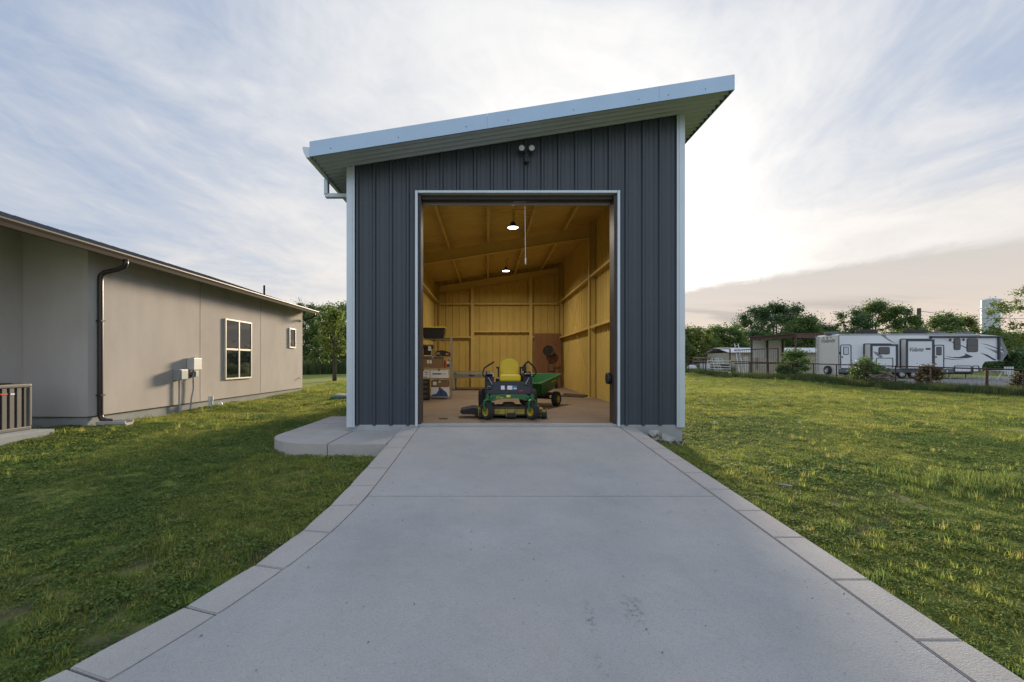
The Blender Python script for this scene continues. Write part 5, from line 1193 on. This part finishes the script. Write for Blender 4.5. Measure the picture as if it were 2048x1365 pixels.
# slide-outs
def slide(x0, x1, z0, z1, dep, label):
    yf = RVY - dep; a, b = X(x0, yf), X(x1, yf)
    s = vp('slide_out', bx(a, b, yf, RVY - .001, Z(z1, yf), Z(z0, yf)), 'rv_cream'); s['label'] = label
    vp('slide_face', bx(a - .02, b + .02, yf - .02, yf - .001, Z(z1, yf), Z(z0, yf)), 'rv_white', s)
    w = .13
    bm = bx(a - .04, a + w, yf - .05, yf - .021, Z(z1, yf), Z(z0, yf)); bx(b - w, b + .04, yf - .05, yf - .021, Z(z1, yf), Z(z0, yf), 0, bm); bx(a + w, b - w, yf - .05, yf - .021, Z(z0, yf) - w, Z(z0, yf), 0, bm); vp('slide_trim', bm, 'rv_trim', s)
    bm = bx(a - .10, a - .001, RVY - .03, RVY - .0005, Z(z1, yf), Z(z0, yf) + .05); bx(b + .001, b + .10, RVY - .03, RVY - .0005, Z(z1, yf), Z(z0, yf) + .05, 0, bm); bx(a - .001, b + .001, RVY - .03, RVY - .0005, Z(z0, yf) + .001, Z(z0, yf) + .09, 0, bm); vp('wall_flange', bm, 'rv_trim', s)
    return s, yf
s1, yf1 = slide(1741, 1794.5, 689, 736, .58, 'smaller slide-out room with a window')
rwin(1757, 1779, 694.5, 709, yf1 - .021, par=s1)
ring_('hatch', 1752, 1786, 716, 737, .10, .04, 'rv_trim', yf1 - .021, s1)
s2, yf2 = slide(1812, 1867, 679.5, 737, .46, 'taller slide-out room carrying script lettering')
for ch in (s1, s2):
    for c_ in ch.children: pass
text('lettering', 'Volante', .50, 'rv_trim', s2, ((X(1831, yf2) - VO.x), yf2 - .03 - VO.y, Z(699.5, yf2) - VO.z), (R(90), 0, 0), .45, .006, .74)
vp('model_block', bx(X(1851, yf2), X(1860.5, yf2), yf2 - .035, yf2 - .0205, Z(700, yf2), Z(696.5, yf2)), 'rv_trim', s2)
text('lettering', 'Volante', .50, 'rv_trim', rv, (-.034, 1.15, Z(682, 37.5) - VO.z), (R(90), 0, R(-90)), .45, .005)
for yq, sz in ((.75, .06), (1.15, .10), (1.55, .06)): vp('rear_camera' if sz > .08 else 'marker_lamp', bx(rx(1677) - .06, rx(1677) - .031, RVY + yq - sz / 2, RVY + yq + sz / 2, rz(675.5), rz(673)), 'black')
rwin(1907, 1920.5, 677, 700.5, r=.14, split=True); rwin(1933, 1955.5, 677.5, 704.5, r=.14, split=True)
for px in (1900.3, 1926.6): vp('speaker', lathe(B(), [(0, -.03), (.09, -.03), (.09, 0), (0, 0)], 'Y', 14, (rx(px), RVY - .001, rz(680))), 'black')
vface('storage_hatch', [(1909, 732.5), (1942, 732.5), (1942, 744), (1909, 744)], 'rv_white', th=.03); ring_('hatch_trim', 1908.5, 1943, 731.5, 744.5, .12, .05, 'rv_trim', RVY - .031)
vface('storage_hatch', [(1946, 732.5), (1957, 732.5), (1957, 744), (1946, 744)], 'rv_white', th=.03); ring_('hatch_trim', 1945, 1958, 731.5, 744.5, .12, .05, 'rv_trim', RVY - .031)
# awning and arms
vp('awning', cyl(B(), (rx(1860), RVY - .10, rz(674.3)), (rx(1998), RVY - .10, rz(674.3)), .075, seg=12), 'rv_trim')
vp('awning_arm', bx(rx(1994.5), rx(1998), RVY - .12, RVY - .0005, rz(720), rz(672.5)), 'rv_trim'); vp('awning_arm', bx(rx(1858.5), rx(1861.5), RVY - .12, RVY - .0005, rz(679), rz(672.5)), 'rv_trim')
# swoosh graphics, traced as flat decals
SW = [('rv_trim', [(1678, 703), (1680, 705), (1703, 719), (1704, 722.5), (1690, 716), (1678, 708)]), ('rv_grey', [(1761, 670.5), (1770, 670.5), (1774, 676), (1793, 688.8), (1778, 682)]),
      ('rv_trim', [(1888.5, 679), (1907, 685), (1907, 686.6)]), ('rv_trim', [(1920.5, 690), (1933, 695), (1933, 697.2), (1920.5, 691.5)]),
      ('rv_trim', [(1888, 712.5), (1905, 714.6), (1918, 714.5), (1928, 712), (1931, 709.5), (1929.5, 706.8), (1946.5, 714), (1936, 716.6), (1915, 717.2), (1900, 715.4)]), ('rv_trim', [(1868, 714), (1888, 716.6), (1905, 718.4), (1930, 719.2), (1905, 719.8), (1888, 718)]),
      ('rv_trim', [(1961, 687), (1975, 689.5), (1994, 696.3), (1994, 698), (1975, 691)]), ('rv_grey', [(1967, 693.3), (1980, 698), (1994, 702), (1994, 708), (1984, 702)]), ('rv_trim', [(1960.5, 705.8), (1975, 710), (1985, 716), (1994, 721), (1988, 721.5), (1975, 714)]),
      ('rv_trim', [(1998, 697.5), (2006, 699.5), (2011, 704.5), (2004, 702)]), ('rv_grey', [(1998, 703.5), (2006, 705), (2006, 709), (2000.5, 716), (1998, 713)])]
for m_, pl_ in SW: vface('swoosh_graphic', pl_, m_, th=.006)
vface('swoosh_graphic', [(1746, 703), (1756, 705.5), (1766, 714), (1761, 716.5), (1752, 710)], 'rv_grey', yf1 - .021, .006)
# roof units
for px, w, h_ in ((1663, 16, 5), (1733, 31, 9), (1829, 33, 9), (1876, 18, 5), (1930, 18, 5), (1918, 13, 3)):
    yq = RVY + 1.1; bm = bx(X(px - w / 2, yq), X(px + w / 2, yq), yq - .35, yq + .4, rz(669), rz(668) + h_ * .043, .05)
    vp('roof_air_conditioner' if h_ == 9 else 'roof_vent', bm, 'black' if h_ == 9 else 'rv_skirt')
vp('ladder', tube(tube(B(), [(rx(1677) - .12, RVY + 2.1, rz(745)), (rx(1677) - .12, RVY + 2.1, rz(668))], .02, 6), [(rx(1677) - .12, RVY + 2.4, rz(745)), (rx(1677) - .12, RVY + 2.4, rz(668))], .02, 6), 'rv_grey')
for z in np.arange(1.0, 3.9, .32): vp('ladder_rung', cyl(B(), (rx(1677) - .12, RVY + 2.1, z), (rx(1677) - .12, RVY + 2.4, z), .015, seg=6), 'rv_grey')
w_ = wheel(rv, 'spare_wheel', (-.17, .95, rz(741) - VO.z), .36, .22, 0, rm='steel')
for px in (1806, 1829):
    for yq in (.16, RVD - .16): wheel(rv, 'wheel', (rx(px) - VO.x, yq, .37), .37, .24, R(90), rm='steel')
for px in (1913, 1947): vp('landing_leg', bx(rx(px) - .05, rx(px) + .05, RVY + .5, RVY + .6, RVZ, rz(745)), 'steel')
vp('entry_step', bx(rx(1681), rx(1702), RVY - .45, RVY + .1, rz(752), rz(750.5)), 'rv_skirt')
vp('hitch', prism_xz([(rx(1966), rz(724)), (rx(1988), rz(723.5)), (rx(1986), rz(729)), (rx(1972), rz(731))], RVY + .8, RVY + 1.6), 'black')
vp('jack_base', bx(rx(1700), rx(1708), RVY + .5, RVY + .7, RVZ, rz(746)), 'black')
for o_ in list(rv.children):
    pass

# ------------------------------------------------------------------ carport, low building and clutter
A = Vector((X(1591, 42), 42)); Dr = Vector((.968, .25)); Db = Vector((-.25, .968))
cpt = thing('rusty_carport', 'open carport with rusty beams and a white sheet back wall', 'carport', (A.x, A.y, .45)); CO = Vector((A.x, A.y, .45))
def kp(name, bm, m): bmesh.ops.translate(bm, vec=-CO, verts=bm.verts); return obj(name, bm, m, cpt)
def q3(u, v, z): p = A + Dr * u + Db * v; return (p.x, p.y, z)
zt0 = Z(667, 42)
def slabq(u0, u1, v0, v1, z0, z1, m, name):
    bm = B(); a = [bm.verts.new(q3(u, v, z0)) for u, v in ((u0, v0), (u1, v0), (u1, v1), (u0, v1))]; b = [bm.verts.new(q3(u, v, z1)) for u, v in ((u0, v0), (u1, v0), (u1, v1), (u0, v1))]
    bm.faces.new(a[::-1]); bm.faces.new(b)
    for k in range(4): bm.faces.new((a[k], a[(k + 1) % 4], b[(k + 1) % 4], b[k]))
    return kp(name, bm, m)
def slabs(u0, u1, v0, v1, z00, z01, th, m, name):   # sloping along v
    bm = B(); P4 = ((u0, v0, z00), (u1, v0, z00), (u1, v1, z01), (u0, v1, z01)); a = [bm.verts.new(q3(u, v, z)) for u, v, z in P4]; b = [bm.verts.new(q3(u, v, z + th)) for u, v, z in P4]
    bm.faces.new(a[::-1]); bm.faces.new(b)
    for k in range(4): bm.faces.new((a[k], a[(k + 1) % 4], b[(k + 1) % 4], b[k]))
    return kp(name, bm, m)
slabs(-.15, 9.2, -.1, 5.3, zt0 - .10, zt0 - .12, .10, 'rust', 'roof')
slabq(0, 9, -.06, .06, zt0 - .42, zt0 - .11, 'rust', 'beam')
slabq(-.05, .05, .061, 5.2, zt0 - .38, zt0 - .13, 'rust', 'beam')
for u, v in ((0, 0), (0, 5.0), (2.0, 5.0), (4.0, 5.0), (4.5, 0), (9, 0), (9, 5.0)):
    slabq(u - .07, u + .07, v - .061, v + .0605, .30, zt0 - .43 if v == 0 else zt0 - .39, 'rust', 'post')
for k in range(9): slabq(.08, 4.3, 5.09, 5.10 + .02 * (k % 2), 2.2 + .20 * k, 2.395 + .20 * k, 'sheet_white', 'wall_sheet')
bu = thing('low_shed', 'low beige shed with a white metal roof behind the carport', 'shed', (X(1457, 52), 52, .5)); BO = Vector((X(1457, 52), 52, .5))
def bp_(name, bm, m): bmesh.ops.translate(bm, vec=-BO, verts=bm.verts); return obj(name, bm, m, bu)
x0, x1 = X(1457, 52), X(1690, 52)
bp_('wall', bx(x0, x1, 52, 57, .3, Z(706, 52)), 'sheet_beige')
for k in range(12):
    a = x0 - .2 + (x1 - x0 + .4) * k / 12; b = x0 - .2 + (x1 - x0 + .4) * (k + 1) / 12
    bm = B(); prism(bm, [(51.6, Z(706, 52)), (54.6, Z(697, 54.6)), (57.4, Z(706, 52)), (57.4, Z(706, 52) + .06), (54.6, Z(697, 54.6) + .06), (51.6, Z(706, 52) + .06)], lambda p, q, a=a: (a, p, q), lambda p, q, b=b: (b - .02, p, q)); bp_('roof_sheet', bm, 'sheet_white')
bp_('door', bx(X(1487, 52), X(1496, 52), 51.95, 51.999, .35, Z(714, 52)), 'gate_white'); bp_('window', bx(X(1512, 52), X(1516, 52), 51.94, 51.999, Z(738, 52), Z(711, 52)), 'rv_grey')
# ladder leaning at the gate
t = thing('aluminium_ladder', 'aluminium ladder leaning against the carport behind the white gate', 'ladder', (X(1473, 37.5), 37.5, H(20.5, 37.5)), R(20)); lad = []
for s in (-1, 1): obj('rail', tube(B(), [(s * .22, -.5, 0), (s * .2 + .55, .5, 2.6)], .035, 6), 'alum', t)
for k in range(9): z = .2 + .28 * k; obj('rung', cyl(B(), (-.22 + z * .21, -.5 + z * .385, z), (.22 + z * .21, -.5 + z * .385, z), .018, seg=6), 'alum', t)
# scrap along the fence, left end
for i, (px, yq, w, h_, m_, nm, lab) in enumerate(((1384, 41, .9, .75, 'sheet_white', 'white_tank', 'white plastic tank in the scrap by the fence'), (1398, 42, 1.2, 1.5, 'rust', 'rusty_trailer', 'rusty stake-sided trailer bed in the scrap'), (1410, 41, .5, .9, 'util_white', 'old_appliance', 'narrow pale appliance standing in the scrap'), (1427, 41.5, 1.1, .7, 'blue_plastic', 'blue_tarp_bundle', 'blue-grey tarp bundle in the scrap by the fence'), (1447, 42, 1.7, .95, 'rust', 'scrap_bin', 'dark rusty bin beside the gate post'))):
    x = X(px, yq); t = thing(nm, lab, nm.split('_')[-1], (x, yq, H(x, yq) - .03), R(13 * i))
    if nm == 'white_tank': obj('tank', lathe(B(), [(0, 0), (.36, 0), (.42, .08), (.42, .5), (.32, .68), (.12, .74), (0, .74)], 'Z', 18), m_, t, smooth=True); obj('cap', cyl(B(), (0, 0, .74), (0, 0, .82), .1, seg=12), 'blue_plastic', t)
    elif nm == 'blue_tarp_bundle': obj('tarp', rock(B(), .6, (1.0, .8, .65), 50, 3), m_, t, (0, 0, .28)); obj('rope', tube(B(), [(-.5, -.3, .3), (0, -.5, .5), (.5, -.3, .35)], .02, 6), 'cord', t)
    elif nm == 'rusty_trailer':
        obj('bed', bx(-1.1, 1.1, -.6, .6, .45, .55), m_, t)
        for k in range(6): obj('stake', bx(-1.1 + .42 * k, -1.02 + .42 * k, -.6, -.54, .551, 1.5), m_, t)
        for z in (.8, 1.15, 1.45): obj('side_board', bx(-1.1, 1.1, -.63, -.601, z - .06, z + .06), 'deadwood', t)
        for s in (-1, 1): wheel(t, 'wheel', (.2, s * .68, .3), .3, .16, R(90), rm='rust')
    else:
        obj('body', bx(-w / 2, w / 2, -.35, .35, 0.05, h_, .03), m_, t); obj('lid', bx(-w / 2 - .03, w / 2 + .03, -.38, .38, h_ + .001, h_ + .05, .01), 'rv_grey' if i == 2 else 'rust', t); obj('skid', bx(-w / 2 + .05, w / 2 - .05, -.3, .3, 0, .049), 'black', t)
for j, px in enumerate((1436, 1444)):
    x = X(px, 41); t = thing('metal_rack', 'slanted grey metal rack behind the fence near the gate', 'rack', (x, 41.2, H(x, 41.2)), 0, 'grey metal racks in the scrap')
    for s in (0, .55): obj('side', tube(B(), [(s - .1, 0, 0), (s - .3, .3, 1.45)], .03, 6), 'alum', t)
    for z in (.4, .75, 1.1, 1.4): obj('bar', cyl(B(), (-.1 - z * .14, z * .2, z), (.45 - z * .14, z * .2, z), .02, seg=6), 'alum', t)
# wood pile and branch heap
wo = thing('wood_pile', 'tangled heap of dead branches and logs behind the fence', 'wood pile', (X(1768, 24.6), 24.6, H(21.4, 24.6)))
rr = random.Random(8)
for k in range(44):
    L_ = rr.uniform(.5, 1.3); r0 = rr.uniform(.02, .07); a = rr.uniform(0, 3.14); el = rr.uniform(-.35, .5); cz_ = rr.uniform(.05, .72); sp_ = (1 - cz_ / .95) * .75; cx_, cy_ = rr.uniform(-sp_, sp_), rr.uniform(-.35, .35)
    d = Vector((math.cos(a) * math.cos(el), math.sin(a) * math.cos(el) * .6, math.sin(el))) * L_ / 2; p = Vector((cx_, cy_, cz_)); z_ = Vector((0, 0, rr.uniform(-.05, .08)))
    p0, p1 = p - d, p + d; p0.z = max(p0.z, .03); p1.z = max(p1.z, .03)
    obj('branch', tube(B(), [p0, (p0 + p1) / 2 + z_, p1], [r0, r0 * .85, r0 * .5], 6), 'deadwood', wo)
wo2 = thing('branch_heap', 'low grey brush heap behind the fence below the camper rear', 'brush heap', (X(1655, 28.5), 28.5, H(21.3, 28.5)))
for k in range(26):
    a = rr.uniform(0, 3.14); L_ = rr.uniform(.5, 1.2); p = Vector((rr.uniform(-.6, .6), rr.uniform(-.3, .3), rr.uniform(.05, .35))); d = Vector((math.cos(a), math.sin(a) * .5, rr.uniform(-.2, .35))) * L_ / 2; p0, p1 = p - d, p + d; p0.z = max(.02, p0.z); p1.z = max(.02, p1.z)
    obj('branch', tube(B(), [p0, (p0 + p1) / 2, p1], [.03, .025, .012], 5), 'deadwood', wo2)
x, y = X(1956, 22.4), 22.4
tag(obj('boulder', rock(B(), .38, (1.0, .8, .62), 90, 3), 'rock', None, (x, y, H(x, y) + .14)), 'squat brown boulder on the gravel behind the fence', 'boulder')
x, y = X(1998, 35.2), 35.2
t = thing('picnic_table', 'white cross-legged picnic table on the gravel by the camper front', 'table', (x, y, H(x, y)))
for k in range(4): obj('plank', bx(-.62, .62, -.36 + .18 * k, -.20 + .18 * k, .66, .70), 'gate_white', t)
for s in (-1, 1):
    for q in (-1, 1): obj('leg', tube(B(), [(s * .12 - q * .0, q * .02, .655) if False else (s * .05, q * .3, .655), (s * .50, q * .3, .0)], .035, 6), 'gate_white', t)
obj('brace', bx(-.3, .3, -.30, -.26, .28, .33), 'gate_white', t)
x, y = X(2022, 34.5), 34.5
t = thing('garden_chair', 'white slatted garden chair past the picnic table', 'chair', (x, y, H(x, y)), R(-25))
obj('seat', bx(-.28, .28, -.28, .26, .36, .40), 'gate_white', t)
for k in range(4): obj('back_slat', bx(-.27 + .14 * k, -.16 + .14 * k, .25, .28, .41, .98), 'gate_white', t)
for a in (-.24, .24):
    for b in (-.24, .22): obj('leg', bx(a - .03, a + .03, b - .03, b + .03, 0, .359), 'gate_white', t)
    obj('armrest', bx(a - .05, a + .05, -.30, .249, .60, .63), 'gate_white', t)
# utility pole, wire, water tower
y = 95; x = X(1838, y); t = thing('utility_pole', 'dark wooden utility pole rising behind the camper', 'pole', (x, y, H(x, y)))
obj('shaft', cyl(B(), (0, 0, -.2), (0, 0, Z(617, y) - H(x, y)), .42, .34, 12), 'bark', t); obj('cable', tube(B(), [(0, 0, Z(622, y) - H(x, y)), (9, 3, Z(625, y) - H(x, y) - .3), (18, 6, Z(629, y) - H(x, y) - .4), (40, 12, Z(628, y) - H(x, y) + .2)], .05, 5), 'black', t)
y = 320; x = X(1981, y); t = thing('water_tower', 'pale cylindrical water tower rising over the trees', 'water tower', (x, y, .5)); ht = Z(600, y) - .5
obj('tank', lathe(B(), [(4.8, 0), (4.8, ht - .3), (4.5, ht), (2.5, ht + .8), (0, ht + 1.0)], 'Z', 36), 'tower_white', t, smooth=False)
bm = B()
for k in range(20):
    a = k * math.pi / 10; cyl(bm, (4.5 * math.cos(a), 4.5 * math.sin(a), ht), (4.5 * math.cos(a), 4.5 * math.sin(a), ht + 1.0), .06, seg=4)
obj('railing', bm, 'steel', t); obj('antenna', cyl(B(), (0, 0, ht + 1), (0, 0, ht + 2.6), .08, seg=6), 'steel', t)
